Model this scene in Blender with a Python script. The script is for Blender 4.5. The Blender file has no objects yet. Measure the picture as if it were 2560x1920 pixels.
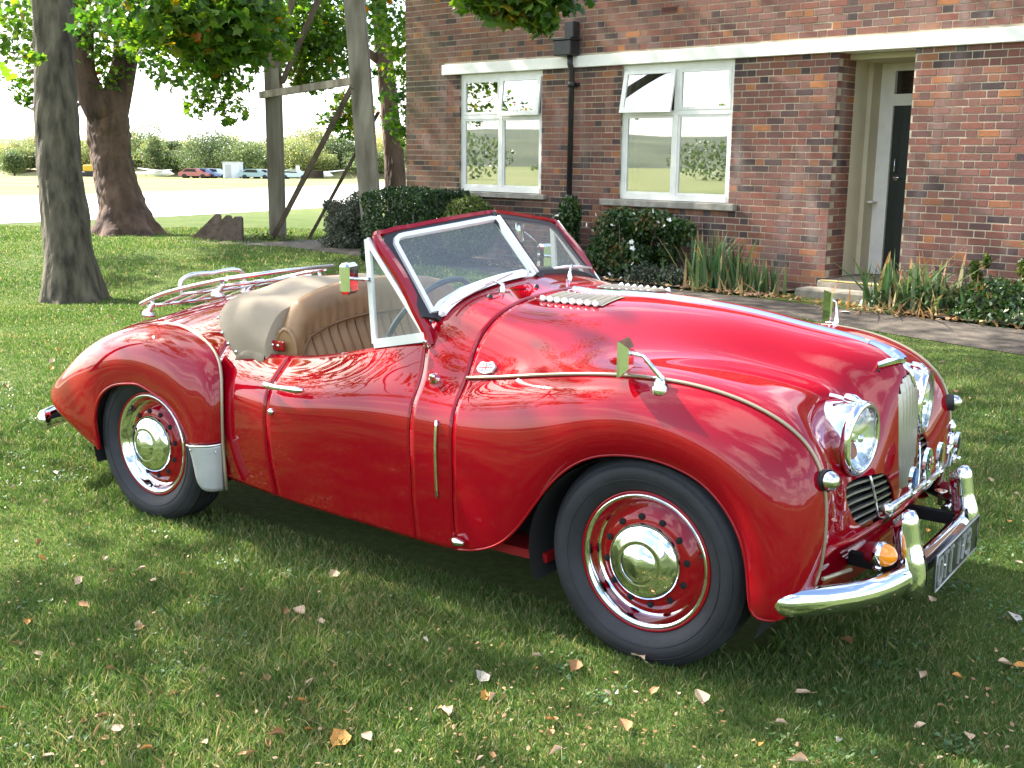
import bpy, math, random
import numpy as np
from mathutils import Vector, Matrix

# ------------------------------------------------------------------ camera, world, sun, exposure
sc = bpy.context.scene
COL = sc.collection
rng = np.random.default_rng(7)
random.seed(7)
PI = math.pi

CAM_POS = np.array([2.73461, -3.62367, 1.52699])
FOCAL = 2829.46          # pixels for a 2560 pixel wide picture
_yaw, _pitch, _roll = -0.6128, -0.1973, 0.0120

def cam_axes():
    fw = np.array([math.sin(_yaw) * math.cos(_pitch), math.cos(_yaw) * math.cos(_pitch), math.sin(_pitch)])
    r = np.cross(fw, [0, 0, 1.0]); r /= np.linalg.norm(r)
    u = np.cross(r, fw)
    return (math.cos(_roll) * r + math.sin(_roll) * u, -math.sin(_roll) * r + math.cos(_roll) * u, fw)

CR, CU, CF = cam_axes()
cd = bpy.data.cameras.new('camera')
cd.lens = FOCAL * 36 / 2560
cd.sensor_width = 36
cd.clip_start = 0.05
cd.clip_end = 3000
cam = bpy.data.objects.new('camera', cd)
COL.objects.link(cam)
cam.matrix_world = Matrix(((CR[0], CU[0], -CF[0], CAM_POS[0]), (CR[1], CU[1], -CF[1], CAM_POS[1]),
                           (CR[2], CU[2], -CF[2], CAM_POS[2]), (0, 0, 0, 1)))
sc.camera = cam

SUN_EL = math.radians(40)
SUN_DIR = Vector((-math.cos(SUN_EL), -0.07 * math.cos(SUN_EL), math.sin(SUN_EL))).normalized()
sd = bpy.data.lights.new('sun', 'SUN')
sd.energy = 3.7
sd.angle = math.radians(0.55)
sd.color = (1.0, 0.95, 0.86)
sun = bpy.data.objects.new('sun', sd)
COL.objects.link(sun)
sun.rotation_euler = SUN_DIR.to_track_quat('Z', 'Y').to_euler()

world = bpy.data.worlds.new('World')
sc.world = world
world.use_nodes = True
nt = world.node_tree
nt.nodes.clear()
sky = nt.nodes.new('ShaderNodeTexSky')
sky.sky_type = 'NISHITA'
sky.sun_disc = False
sky.sun_elevation = SUN_EL
sky.sun_rotation = math.atan2(SUN_DIR.x, SUN_DIR.y)
sky.dust_density = 2.0
tc = nt.nodes.new('ShaderNodeTexCoord')
sep = nt.nodes.new('ShaderNodeSeparateXYZ')
nt.links.new(tc.outputs['Generated'], sep.inputs[0])
def wmath(op, a, b=None, clamp=False):
    n = nt.nodes.new('ShaderNodeMath'); n.operation = op; n.use_clamp = clamp
    for i, v in enumerate((a, b)):
        if v is None: continue
        if isinstance(v, (int, float)): n.inputs[i].default_value = v
        else: nt.links.new(v, n.inputs[i])
    return n.outputs[0]
zc = wmath('MAXIMUM', sep.outputs[2], 0.0)
zz = wmath('ADD', zc, 0.18)
cmb = nt.nodes.new('ShaderNodeCombineXYZ')
nt.links.new(wmath('DIVIDE', sep.outputs[0], zz), cmb.inputs[0])
nt.links.new(wmath('DIVIDE', sep.outputs[1], zz), cmb.inputs[1])
nz = nt.nodes.new('ShaderNodeTexNoise'); nz.inputs['Scale'].default_value = 1.15
nz.inputs['Detail'].default_value = 7; nz.inputs['Roughness'].default_value = 0.58
nz.inputs['Distortion'].default_value = 0.35
nt.links.new(cmb.outputs[0], nz.inputs['Vector'])
cr = nt.nodes.new('ShaderNodeValToRGB')
cr.color_ramp.elements[0].position = 0.49; cr.color_ramp.elements[0].color = (0, 0, 0, 1)
cr.color_ramp.elements[1].position = 0.585; cr.color_ramp.elements[1].color = (1, 1, 1, 1)
nt.links.new(nz.outputs['Fac'], cr.inputs[0])
nz2 = nt.nodes.new('ShaderNodeTexNoise'); nz2.inputs['Scale'].default_value = 2.6
nz2.inputs['Detail'].default_value = 5
nt.links.new(cmb.outputs[0], nz2.inputs['Vector'])
cl = nt.nodes.new('ShaderNodeMixRGB')
cl.inputs[1].default_value = (5.4, 5.8, 6.6, 1); cl.inputs[2].default_value = (9.8, 9.6, 9.2, 1)
nt.links.new(nz2.outputs['Fac'], cl.inputs[0])
mx = nt.nodes.new('ShaderNodeMixRGB')
hz = wmath('MULTIPLY', wmath('SUBTRACT', 1.0, wmath('MULTIPLY', zc, 6.5, True), True), 0.62)
fac = wmath('MAXIMUM', wmath('MULTIPLY', cr.outputs[0], 0.9), hz)
nt.links.new(fac, mx.inputs[0])
nt.links.new(sky.outputs[0], mx.inputs[1])
nt.links.new(cl.outputs[0], mx.inputs[2])
bg = nt.nodes.new('ShaderNodeBackground'); bg.inputs['Strength'].default_value = 0.10
nt.links.new(mx.outputs[0], bg.inputs['Color'])
wo = nt.nodes.new('ShaderNodeOutputWorld')
nt.links.new(bg.outputs[0], wo.inputs['Surface'])

sc.view_settings.view_transform = 'Standard'
sc.view_settings.look = 'None'
sc.view_settings.exposure = 2.35
sc.view_settings.gamma = 1.0
sc.view_settings.use_curve_mapping = False
sc.cycles.max_bounces = 8
sc.cycles.transparent_max_bounces = 16
sc.cycles.use_denoising = True
sc.cycles.sample_clamp_indirect = 8
# ------------------------------------------------------------------ helpers
def proj_px(p):
    q = np.asarray(p) - CAM_POS
    z = q @ CF
    return 1280 + FOCAL * (q @ CR) / z, 960 - FOCAL * (q @ CU) / z

MATS = {}
def material(name, col, rough=0.5, metal=0.0, coat=0.0, var=0.0, scale=6.0, bump=0.0, bscale=40.0, bdist=.01, col2=None,
             spec=0.5, trans=0.0, detail=5, coords='Object', stretch=None, objvar=0.0, ior=1.45):
    """a principled material whose colour wanders between two tones and whose surface has fine relief"""
    if name in MATS: return MATS[name]
    m = bpy.data.materials.new(name); m.use_nodes = True
    t = m.node_tree; b = t.nodes['Principled BSDF']
    b.inputs['Roughness'].default_value = rough
    b.inputs['Metallic'].default_value = metal
    b.inputs['Coat Weight'].default_value = coat
    b.inputs['Coat Roughness'].default_value = 0.02
    b.inputs['Specular IOR Level'].default_value = spec
    b.inputs['Transmission Weight'].default_value = trans
    b.inputs['IOR'].default_value = ior
    c = tuple(col) + (1,)
    b.inputs['Base Color'].default_value = c
    vec = None
    if var or bump or col2:
        tcn = t.nodes.new('ShaderNodeTexCoord'); vec = tcn.outputs[coords]
        if stretch:
            mp = t.nodes.new('ShaderNodeMapping'); mp.inputs['Scale'].default_value = stretch
            t.links.new(vec, mp.inputs[0]); vec = mp.outputs[0]
    last = None
    if var or col2:
        n = t.nodes.new('ShaderNodeTexNoise'); n.inputs['Scale'].default_value = scale
        n.inputs['Detail'].default_value = detail
        t.links.new(vec, n.inputs['Vector'])
        r = t.nodes.new('ShaderNodeValToRGB')
        r.color_ramp.elements[0].position = 0.32; r.color_ramp.elements[1].position = 0.68
        a = tuple(max(0, x * (1 - var)) for x in col); z = col2 if col2 else tuple(min(1, x * (1 + var)) for x in col)
        r.color_ramp.elements[0].color = a + (1,); r.color_ramp.elements[1].color = tuple(z) + (1,)
        t.links.new(n.outputs['Fac'], r.inputs[0]); last = r.outputs[0]
        t.links.new(last, b.inputs['Base Color'])
    if objvar:
        oi = t.nodes.new('ShaderNodeObjectInfo')
        hs = t.nodes.new('ShaderNodeHueSaturation')
        mr = t.nodes.new('ShaderNodeMapRange'); mr.inputs[3].default_value = 1 - objvar; mr.inputs[4].default_value = 1 + objvar
        t.links.new(oi.outputs['Random'], mr.inputs[0]); t.links.new(mr.outputs[0], hs.inputs['Value'])
        if last: t.links.new(last, hs.inputs['Color'])
        else: hs.inputs['Color'].default_value = c
        t.links.new(hs.outputs[0], b.inputs['Base Color'])
    if bump:
        n2 = t.nodes.new('ShaderNodeTexNoise'); n2.inputs['Scale'].default_value = bscale; n2.inputs['Detail'].default_value = 6
        t.links.new(vec, n2.inputs['Vector'])
        bp = t.nodes.new('ShaderNodeBump'); bp.inputs['Strength'].default_value = bump; bp.inputs['Distance'].default_value = bdist
        t.links.new(n2.outputs['Fac'], bp.inputs['Height']); t.links.new(bp.outputs[0], b.inputs['Normal'])
    MATS[name] = m
    return m

def leaf_material(name, cols, transl=0.45, rough=0.45):
    """leaves: colour picked per leaf from a mesh attribute, light passes through"""
    if name in MATS: return MATS[name]
    m = bpy.data.materials.new(name); m.use_nodes = True
    t = m.node_tree; b = t.nodes['Principled BSDF']
    at = t.nodes.new('ShaderNodeAttribute'); at.attribute_name = 'tone'
    r = t.nodes.new('ShaderNodeValToRGB')
    el = r.color_ramp.elements
    while len(el) < len(cols): el.new(0.5)
    for i, (p, c) in enumerate(cols):
        el[i].position = p; el[i].color = tuple(c) + (1,)
    t.links.new(at.outputs['Fac'], r.inputs[0]); t.links.new(r.outputs[0], b.inputs['Base Color'])
    b.inputs['Roughness'].default_value = rough
    tr = t.nodes.new('ShaderNodeBsdfTranslucent')
    hs = t.nodes.new('ShaderNodeHueSaturation'); hs.inputs['Value'].default_value = 1.6; hs.inputs['Saturation'].default_value = 1.1
    t.links.new(r.outputs[0], hs.inputs['Color']); t.links.new(hs.outputs[0], tr.inputs['Color'])
    mixn = t.nodes.new('ShaderNodeMixShader'); mixn.inputs[0].default_value = transl
    t.links.new(b.outputs[0], mixn.inputs[1]); t.links.new(tr.outputs[0], mixn.inputs[2])
    t.links.new(mixn.outputs[0], t.nodes['Material Output'].inputs['Surface'])
    MATS[name] = m
    return m

class MB:
    """collects vertices and faces of one mesh"""
    def __init__(s): s.v = []; s.f = []; s.sm = []; s.mi = []
    def add(s, vs, fs, smooth=False, mi=0):
        o = len(s.v); s.v += [tuple(map(float, q)) for q in vs]
        for f in fs: s.f.append(tuple(o + i for i in f)); s.sm.append(smooth); s.mi.append(mi)
        return s
    def box(s, c, d, rot=None, mi=0, bevel=0.0):
        hx, hy, hz = d[0] / 2, d[1] / 2, d[2] / 2
        R = rot if rot is not None else np.eye(3)
        if bevel > 0:
            b = min(bevel, hx * .9, hy * .9, hz * .9); vs = []; idx = {}
            for sx in (-1, 1):
                for sy in (-1, 1):
                    for sz in (-1, 1):
                        for k in range(3):
                            p = [sx * hx, sy * hy, sz * hz]
                            for j in range(3):
                                if j != k: p[j] -= b * (sx, sy, sz)[j]
                            idx[(sx, sy, sz, k)] = len(vs); vs.append(np.array(c) + R @ np.array(p))
            fs = []
            for k in range(3):
                i, j = [(1, 2), (2, 0), (0, 1)][k]
                for sg in (-1, 1):
                    q = []
                    for a, bb in ((-1, -1), (1, -1), (1, 1), (-1, 1)):
                        t = [0, 0, 0]; t[k] = sg; t[i] = a; t[j] = bb; q.append(idx[(t[0], t[1], t[2], k)])
                    fs.append(q if sg > 0 else q[::-1])
                for a in (-1, 1):
                    for bb in (-1, 1):
                        q = []
                        for sk, kk in ((-1, i), (1, i), (1, j), (-1, j)):
                            t = [0, 0, 0]; t[k] = sk; t[i] = a; t[j] = bb; q.append(idx[(t[0], t[1], t[2], kk)])
                        fs.append(q if a * bb < 0 else q[::-1])
            for sx in (-1, 1):
                for sy in (-1, 1):
                    for sz in (-1, 1):
                        q = [idx[(sx, sy, sz, k)] for k in range(3)]
                        fs.append(q if sx * sy * sz > 0 else q[::-1])
            return s.add(vs, fs, False, mi)
        vs = [np.array(c) + R @ np.array([a * hx, b * hy, e * hz]) for a in (-1, 1) for b in (-1, 1) for e in (-1, 1)]
        return s.add(vs, [(0, 1, 3, 2), (4, 6, 7, 5), (0, 4, 5, 1), (2, 3, 7, 6), (0, 2, 6, 4), (1, 5, 7, 3)], False, mi)
    def tube(s, pts, r, n=10, caps=True, mi=0, sec=None, up=None, closed=False):
        """a tube along pts; r may be a list; sec = list of (a, b) cross-section offsets instead of a circle"""
        P = np.array(pts, float); m = len(P)
        rr = np.full(m, r, float) if np.isscalar(r) else np.array(r, float)
        T = np.gradient(P, axis=0)
        if closed:
            T = np.roll(P, -1, 0) - np.roll(P, 1, 0)
        T /= np.linalg.norm(T, axis=1)[:, None] + 1e-12
        u = np.array(up, float) if up is not None else (np.array([0, 0, 1.]) if abs(T[0][2]) < .9 else np.array([1., 0, 0]))
        rings = []
        for i in range(m):
            if up is not None: u = np.array(up, float)
            a = np.cross(T[i], u); a /= np.linalg.norm(a) + 1e-12
            b = np.cross(a, T[i]); u = b
            if sec is None:
                ring = [P[i] + rr[i] * (math.cos(2 * PI * k / n) * a + math.sin(2 * PI * k / n) * b) for k in range(n)]
            else:
                ring = [P[i] + rr[i] * (q[0] * a + q[1] * b) for q in sec]
            rings.append(ring)
        n = len(rings[0]); vs = [q for rg in rings for q in rg]; fs = []
        for i in range(m if closed else m - 1):
            j = (i + 1) % m
            for k in range(n):
                fs.append((i * n + k, i * n + (k + 1) % n, j * n + (k + 1) % n, j * n + k))
        s.add(vs, fs, sec is None or len(sec) > 6, mi)
        if caps and not closed:
            o = len(s.v) - len(vs)
            s.f.append(tuple(o + k for k in range(n))[::-1]); s.sm.append(False); s.mi.append(mi)
            s.f.append(tuple(o + (m - 1) * n + k for k in range(n))); s.sm.append(False); s.mi.append(mi)
        return s
    def lathe(s, prof, c, axis, n=40, mi=0, smooth=True):
        """profile [(along, radius)...] turned about axis through c"""
        ax = np.array(axis, float); ax /= np.linalg.norm(ax)
        h = np.array([0, 0, 1.]) if abs(ax[2]) < .9 else np.array([1., 0, 0])
        a = np.cross(ax, h); a /= np.linalg.norm(a); b = np.cross(ax, a)
        vs = []; fs = []
        for t, r in prof:
            for k in range(n):
                w = 2 * PI * k / n
                vs.append(np.array(c) + ax * t + r * (math.cos(w) * a + math.sin(w) * b))
        for i in range(len(prof) - 1):
            for k in range(n):
                fs.append((i * n + k, i * n + (k + 1) % n, (i + 1) * n + (k + 1) % n, (i + 1) * n + k))
        return s.add(vs, fs, smooth, mi)
    def prism(s, poly, fn0, fn1, mi=0):
        """closed outline poly mapped by two functions to a front and a back face"""
        n = len(poly); vs = [fn0(p) for p in poly] + [fn1(p) for p in poly]
        fs = [tuple(range(n)), tuple(range(2 * n - 1, n - 1, -1))] + [(i, n + i, n + (i + 1) % n, (i + 1) % n) for i in range(n)]
        return s.add(vs, fs, False, mi)
    def mesh(s, name, mats):
        me = bpy.data.meshes.new(name); me.from_pydata(s.v, [], s.f)
        for m in (mats if isinstance(mats, (list, tuple)) else [mats]): me.materials.append(m)
        me.polygons.foreach_set('use_smooth', s.sm); me.polygons.foreach_set('material_index', s.mi)
        me.validate(); me.update()
        return me
    def build(s, name, mats, parent=None, fixn=True):
        me = s.mesh(name, mats)
        if fixn:
            import bmesh
            bm = bmesh.new(); bm.from_mesh(me); bmesh.ops.recalc_face_normals(bm, faces=bm.faces); bm.to_mesh(me); bm.free()
        return put(name, me, parent)

def put(name, me, parent=None):
    o = bpy.data.objects.new(name, me); COL.objects.link(o)
    if parent is not None: o.parent = parent
    return o
def tag(o, label=None, cat=None, group=None, kind=None):
    if label: o['label'] = label
    if cat: o['category'] = cat
    if group: o['group'] = group
    if kind: o['kind'] = kind
    return o
def thing(name, label, cat, loc=(0, 0, 0), rz=0.0, group=None):
    o = bpy.data.objects.new(name, None); COL.objects.link(o)
    o.location = loc; o.rotation_euler = (0, 0, rz); o.empty_display_size = .2
    return tag(o, label, cat, group)
def raw_mesh(name, V, F, mats, smooth=False, tone=None):
    """numpy arrays to mesh; F is an (n, k) array"""
    me = bpy.data.meshes.new(name)
    V = np.ascontiguousarray(V, dtype=np.float32); F = np.ascontiguousarray(F, dtype=np.int32)
    k = F.shape[1]
    me.vertices.add(len(V)); me.vertices.foreach_set('co', V.ravel())
    me.loops.add(F.size); me.loops.foreach_set('vertex_index', F.ravel())
    me.polygons.add(len(F)); me.polygons.foreach_set('loop_start', np.arange(0, F.size, k, dtype=np.int32))
    me.polygons.foreach_set('use_smooth', np.full(len(F), smooth))
    for m in (mats if isinstance(mats, (list, tuple)) else [mats]): me.materials.append(m)
    if tone is not None:
        a = me.attributes.new('tone', 'FLOAT', 'FACE'); a.data.foreach_set('value', np.asarray(tone, dtype=np.float32))
    me.update(calc_edges=True)
    return me
def rotz(a):
    c, s_ = math.cos(a), math.sin(a)
    return np.array([[c, -s_, 0], [s_, c, 0], [0, 0, 1.]])
def rot_axes(x, z):
    x = np.array(x, float); x /= np.linalg.norm(x)
    z = np.array(z, float); z = z - x * (z @ x); z /= np.linalg.norm(z)
    return np.stack([x, np.cross(z, x), z], 1)
def cspline(t, Y, q):
    """natural cubic spline through (t, Y) evaluated at q"""
    t = np.asarray(t, float); Y = np.asarray(Y, float); q = np.asarray(q, float); n = len(t)
    if n < 3:
        w = (q - t[0]) / (t[1] - t[0]); return Y[0] + (Y[1] - Y[0]) * w[:, None]
    h = np.diff(t); A = np.zeros((n, n)); B = np.zeros((n,) + Y.shape[1:])
    A[0, 0] = A[-1, -1] = 1
    for i in range(1, n - 1):
        A[i, i - 1] = h[i - 1]; A[i, i] = 2 * (h[i - 1] + h[i]); A[i, i + 1] = h[i]
        B[i] = 6 * ((Y[i + 1] - Y[i]) / h[i] - (Y[i] - Y[i - 1]) / h[i - 1])
    M = np.linalg.solve(A, B)
    k = np.clip(np.searchsorted(t, q) - 1, 0, n - 2)
    d = (q - t[k])[:, None]; e = (t[k + 1] - q)[:, None]; hk = h[k][:, None]
    return (M[k] * e ** 3 + M[k + 1] * d ** 3) / (6 * hk) + (Y[k] / hk - M[k] * hk / 6) * e + (Y[k + 1] / hk - M[k + 1] * hk / 6) * d
def smooth_path(pts, n):
    P = np.array(pts, float); t = np.r_[0, np.cumsum(np.linalg.norm(np.diff(P, axis=0), axis=1))]
    return cspline(t, P, np.linspace(0, t[-1], n))
# ------------------------------------------------------------------ setting: ground, path, beds, airfield
E_ = np.array([.98990, -.14177, 0]); N_ = np.array([-.14177, -.98990, 0]); D_ = -8.19     # along the wall, away from the wall, wall plane
def W3(s, w, z): return s * E_ + (D_ + w) * N_ + np.array([0, 0, z])
def ground_z(x, y):
    x = np.asarray(x, float); y = np.asarray(y, float)
    d = np.hypot(x + 2, y)
    z = -.0125 * np.clip(d - 18, 0, 155)
    w = x * N_[0] + y * N_[1] - D_; s = x * E_[0] + y * E_[1]
    near = np.clip((3.4 - w) / 2.3, 0, 1); near = near * near * (3 - 2 * near)
    near = near * np.clip((16 + s) / 4, 0, 1) * np.clip((w + 14) / 6, 0, 1)
    z = z + .095 * near
    z = z + .018 * np.sin(x * .9 + 1.3) * np.sin(y * .8) * np.clip((np.hypot(x, y) - 3) / 4, 0, 1) * np.clip((25 - d) / 10, 0, 1)
    z = z - .23 * np.exp(-((x + 9.4) ** 2 + (y - 4.43) ** 2) / (2 * 2.0 ** 2))
    return z
# the ground: one sheet out to the horizon, fine near the car and coarse far away
rad = np.r_[np.linspace(0, 30, 76), 30 * (3200 / 30) ** np.linspace(0, 1, 50)[1:]]
na = 192; ang = np.linspace(0, 2 * PI, na + 1)[:-1]
GX = rad[1:, None] * np.cos(ang); GY = rad[1:, None] * np.sin(ang)
V = np.concatenate([[[0, 0, 0]], np.stack([GX, GY, ground_z(GX, GY)], 2).reshape(-1, 3)])
F = []
for i in range(len(rad) - 2):
    for k in range(na):
        k2 = (k + 1) % na; F.append((1 + i * na + k, 1 + (i + 1) * na + k, 1 + (i + 1) * na + k2, 1 + i * na + k2))
me = bpy.data.meshes.new('ground'); me.from_pydata([tuple(v) for v in V], [], [(0, 1 + k, 1 + (k + 1) % na) for k in range(na)] + F)
me.polygons.foreach_set('use_smooth', [True] * len(me.polygons)); me.update()
gm = bpy.data.materials.new('lawn_ground'); gm.use_nodes = True
t = gm.node_tree; b = t.nodes['Principled BSDF']; b.inputs['Roughness'].default_value = .95; b.inputs['Specular IOR Level'].default_value = .1
geo = t.nodes.new('ShaderNodeNewGeometry')
def noise(scale, detail=6, rough=.6):
    n = t.nodes.new('ShaderNodeTexNoise'); n.inputs['Scale'].default_value = scale; n.inputs['Detail'].default_value = detail
    n.inputs['Roughness'].default_value = rough; t.links.new(geo.outputs['Position'], n.inputs['Vector']); return n.outputs['Fac']
def ramp(f, stops):
    r = t.nodes.new('ShaderNodeValToRGB'); el = r.color_ramp.elements
    while len(el) < len(stops): el.new(.5)
    for i, (p, c) in enumerate(stops): el[i].position = p; el[i].color = tuple(c) + (1,)
    t.links.new(f, r.inputs[0]); return r.outputs[0]
def mixc(f, a, c, mode='MIX'):
    m = t.nodes.new('ShaderNodeMixRGB'); m.blend_type = mode
    if isinstance(f, float): m.inputs[0].default_value = f
    else: t.links.new(f, m.inputs[0])
    for k, v in ((1, a), (2, c)):
        if isinstance(v, tuple): m.inputs[k].default_value = v + (1,)
        else: t.links.new(v, m.inputs[k])
    return m.outputs[0]
c1 = ramp(noise(26, 8, .7), [(.30, (.035, .060, .012)), (.5, (.075, .125, .026)), (.72, (.16, .20, .065))])
c2 = ramp(noise(1.1, 4), [(.35, (.055, .095, .02)), (.65, (.15, .15, .06))])
col = mixc(.45, c1, c2)
# beyond the lawn the grass is pale and dry
ln = t.nodes.new('ShaderNodeVectorMath'); ln.operation = 'LENGTH'; t.links.new(geo.outputs['Position'], ln.inputs[0])
mr = t.nodes.new('ShaderNodeMapRange'); mr.inputs[1].default_value = 24; mr.inputs[2].default_value = 60
t.links.new(ln.outputs['Value'], mr.inputs[0])
dry = ramp(noise(.09, 6), [(.35, (.17, .20, .07)), (.65, (.27, .27, .12))])
col = mixc(mr.outputs[0], col, dry)
t.links.new(col, b.inputs['Base Color'])
bp = t.nodes.new('ShaderNodeBump'); bp.inputs['Strength'].default_value = .7; bp.inputs['Distance'].default_value = .03
t.links.new(noise(38, 8, .75), bp.inputs['Height']); t.links.new(bp.outputs[0], b.inputs['Normal'])
me.materials.append(gm)
tag(put('ground', me), kind='structure')

def sheet(name, near, far, n, m, lift, mat, kind='structure'):
    """a strip between two polylines given in plan, laid on the ground"""
    a = smooth_path([(p[0], p[1], 0) for p in near], n); c = smooth_path([(p[0], p[1], 0) for p in far], n)
    vs = []; fs = []
    for i in range(n):
        for j in range(m):
            p = a[i] + (c[i] - a[i]) * j / (m - 1)
            vs.append((p[0], p[1], float(ground_z(p[0], p[1])) + lift))
    fs = [(i * m + j, (i + 1) * m + j, (i + 1) * m + j + 1, i * m + j + 1) for i in range(n - 1) for j in range(m - 1)]
    o = MB().add(vs, fs, True).build(name, mat, fixn=False)
    return tag(o, kind=kind)
ASPH = material('path_asphalt', (.075, .062, .052), rough=.9, var=.35, scale=7, bump=.6, bscale=55, col2=(.13, .105, .08))
def WS(s, w): p = W3(s, w, 0); return (p[0], p[1])
sheet('path', [WS(5, 2.55), WS(2, 2.4), WS(-.1, 2.15), WS(-1.6, 1.9), WS(-5, 1.45), WS(-9.9, .75), WS(-12.2, .62), WS(-14.2, 1.3)],
      [WS(5, 1.2), WS(2, 1.15), WS(-.5, 1.08), WS(-1.5, 1.02), WS(-5, .86), WS(-9.8, -.10), WS(-12.6, -.95), WS(-15.0, -.55)], 80, 8, .006, ASPH)
SOIL = material('bed_soil', (.060, .042, .028), rough=1, var=.4, scale=9, bump=.9, bscale=30, col2=(.11, .075, .045))
sheet('flower_bed', [WS(5, 1.18), WS(2, 1.13), WS(-.5, 1.06), WS(-1.55, 1.0)], [WS(5, -.3), WS(2, -.3), WS(-.5, -.3), WS(-1.55, -.3)], 40, 6, .03, SOIL)
sheet('flower_bed', [WS(-3.1, .86), WS(-5, .84), WS(-8, .50), WS(-9.7, .25)], [WS(-3.1, -.3), WS(-5, -.3), WS(-8, -.3), WS(-9.7, -.3)], 40, 6, .03, SOIL)
CONC = material('taxiway_concrete', (.46, .44, .40), rough=.9, var=.12, scale=.6, bump=.2, bscale=14)
sheet('taxiway', [(-21.0, -14), (-21.2, 3), (-21.4, 13.5), (-22.7, 18.8), (-24.8, 25.3), (-29, 38)], [(-40, -16), (-43, 8), (-46, 30), (-54, 46), (-68, 71), (-90, 100)], 60, 20, .009, CONC)
# faint line of the slab joints
JT = material('slab_joint', (.20, .19, .16), rough=1)
for k, q in enumerate((.30, .62)):
    pa = np.array([(-21.0, -14), (-21.2, 3), (-21.4, 13.5), (-22.7, 18.8), (-24.8, 25.3), (-29, 38)]); pb = np.array([(-40, -16), (-43, 8), (-46, 30), (-54, 46), (-68, 71), (-90, 100)])
    L = pa + (pb - pa) * q
    sheet('slab_joint', [tuple(p) for p in L], [tuple(p + [-.12, .02]) for p in L], 50, 2, .014, JT)
# bank of bare earth and rough grass at the far side of the airfield
BANK = material('rough_bank', (.30, .22, .15), rough=1, var=.3, scale=.12, col2=(.36, .36, .17), bump=.5, bscale=1.5)
far_c = [(-175, 40), (-163, 88), (-148, 102), (-133, 113), (-119, 124), (-98, 140), (-70, 160)]
P_ = smooth_path([(a, b_, 0) for a, b_ in far_c], 90); vs = []
for i, p in enumerate(P_):
    nrm = np.array([-.62, .78, 0])
    h = 1.5 + .5 * math.sin(i * .37) + .35 * math.sin(i * .93 + 1)
    for q, hh in ((0, 0), (3, .55), (7, 1.0), (14, 1.05), (24, .9), (60, .4)):
        r = p + nrm * q; vs.append((r[0], r[1], -1.98 + h * hh + .1 * math.sin(i * 2.1 + q)))
tag(MB().add(vs, [(i * 6 + j, i * 6 + j + 1, (i + 1) * 6 + j + 1, (i + 1) * 6 + j) for i in range(89) for j in range(5)], True).build('earth_bank', BANK), kind='structure')
# low hills all round, seen in the windows and chrome
HILL = material('hill_grass', (.07, .10, .05), rough=1, var=.4, scale=.02, col2=(.12, .14, .07))
vs = []; nh = 120
for i in range(nh):
    a = 2 * PI * i / nh
    k = 1.0 + .5 * math.sin(a * 3 + 1) + .3 * math.sin(a * 7 + 2) + .15 * math.sin(a * 17)
    side = max(0.0, min(1.0, (math.cos(a - math.radians(-75)) + .25) * 1.4))
    for r, h in ((430, -3.0), (520, (5 + 15 * side) * k * .5), (640, (8 + 24 * side) * k * .62), (900, -3)):
        vs.append((r * math.cos(a), r * math.sin(a), h))
tag(MB().add(vs, [(i * 4 + j, i * 4 + j + 1, ((i + 1) % nh) * 4 + j + 1, ((i + 1) % nh) * 4 + j) for i in range(nh) for j in range(3)], True).build('hills', HILL), kind='structure')
# ------------------------------------------------------------------ shared materials
RED = material('red_paint', (0.26, 0.0008, 0.0075), rough=0.55, coat=1.0, spec=0.0, bump=.012, bscale=160, bdist=.004)
RED2 = material('red_paint_inner', (0.28, 0.004, 0.008), rough=0.5)
CHROME = material('chrome', (0.80, 0.82, 0.87), rough=0.05, metal=1.0)
STEEL = material('dull_steel', (0.62, 0.62, 0.60), rough=0.22, metal=1.0)
SLATM = material('grille_metal', (0.50, 0.48, 0.44), rough=0.35, metal=0.9)
ALU = material('guard_metal', (0.44, 0.45, 0.46), rough=0.42, metal=0.55, var=.12, scale=14)
BLACK = material('black_rubber', (0.018, 0.018, 0.02), rough=0.55)
DARK = material('dark_cavity', (0.008, 0.008, 0.009), rough=0.9)
TYRE = material('tyre_rubber', (0.019, 0.020, 0.025), rough=0.60, var=.3, scale=9, bump=.15, bscale=90)
BEADM = material('beading', (0.36, 0.30, 0.21), rough=0.35, metal=0.5)
LEATHER = material('tan_leather', (0.29, 0.165, 0.075), rough=0.42, var=.22, scale=5, bump=.5, bscale=9)
CANVAS = material('canvas', (0.30, 0.245, 0.175), rough=0.85, var=.14, scale=3, bump=.25, bscale=6)
AMBER = material('amber_lens', (0.95, 0.30, 0.01), rough=0.12, coat=1)
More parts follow.
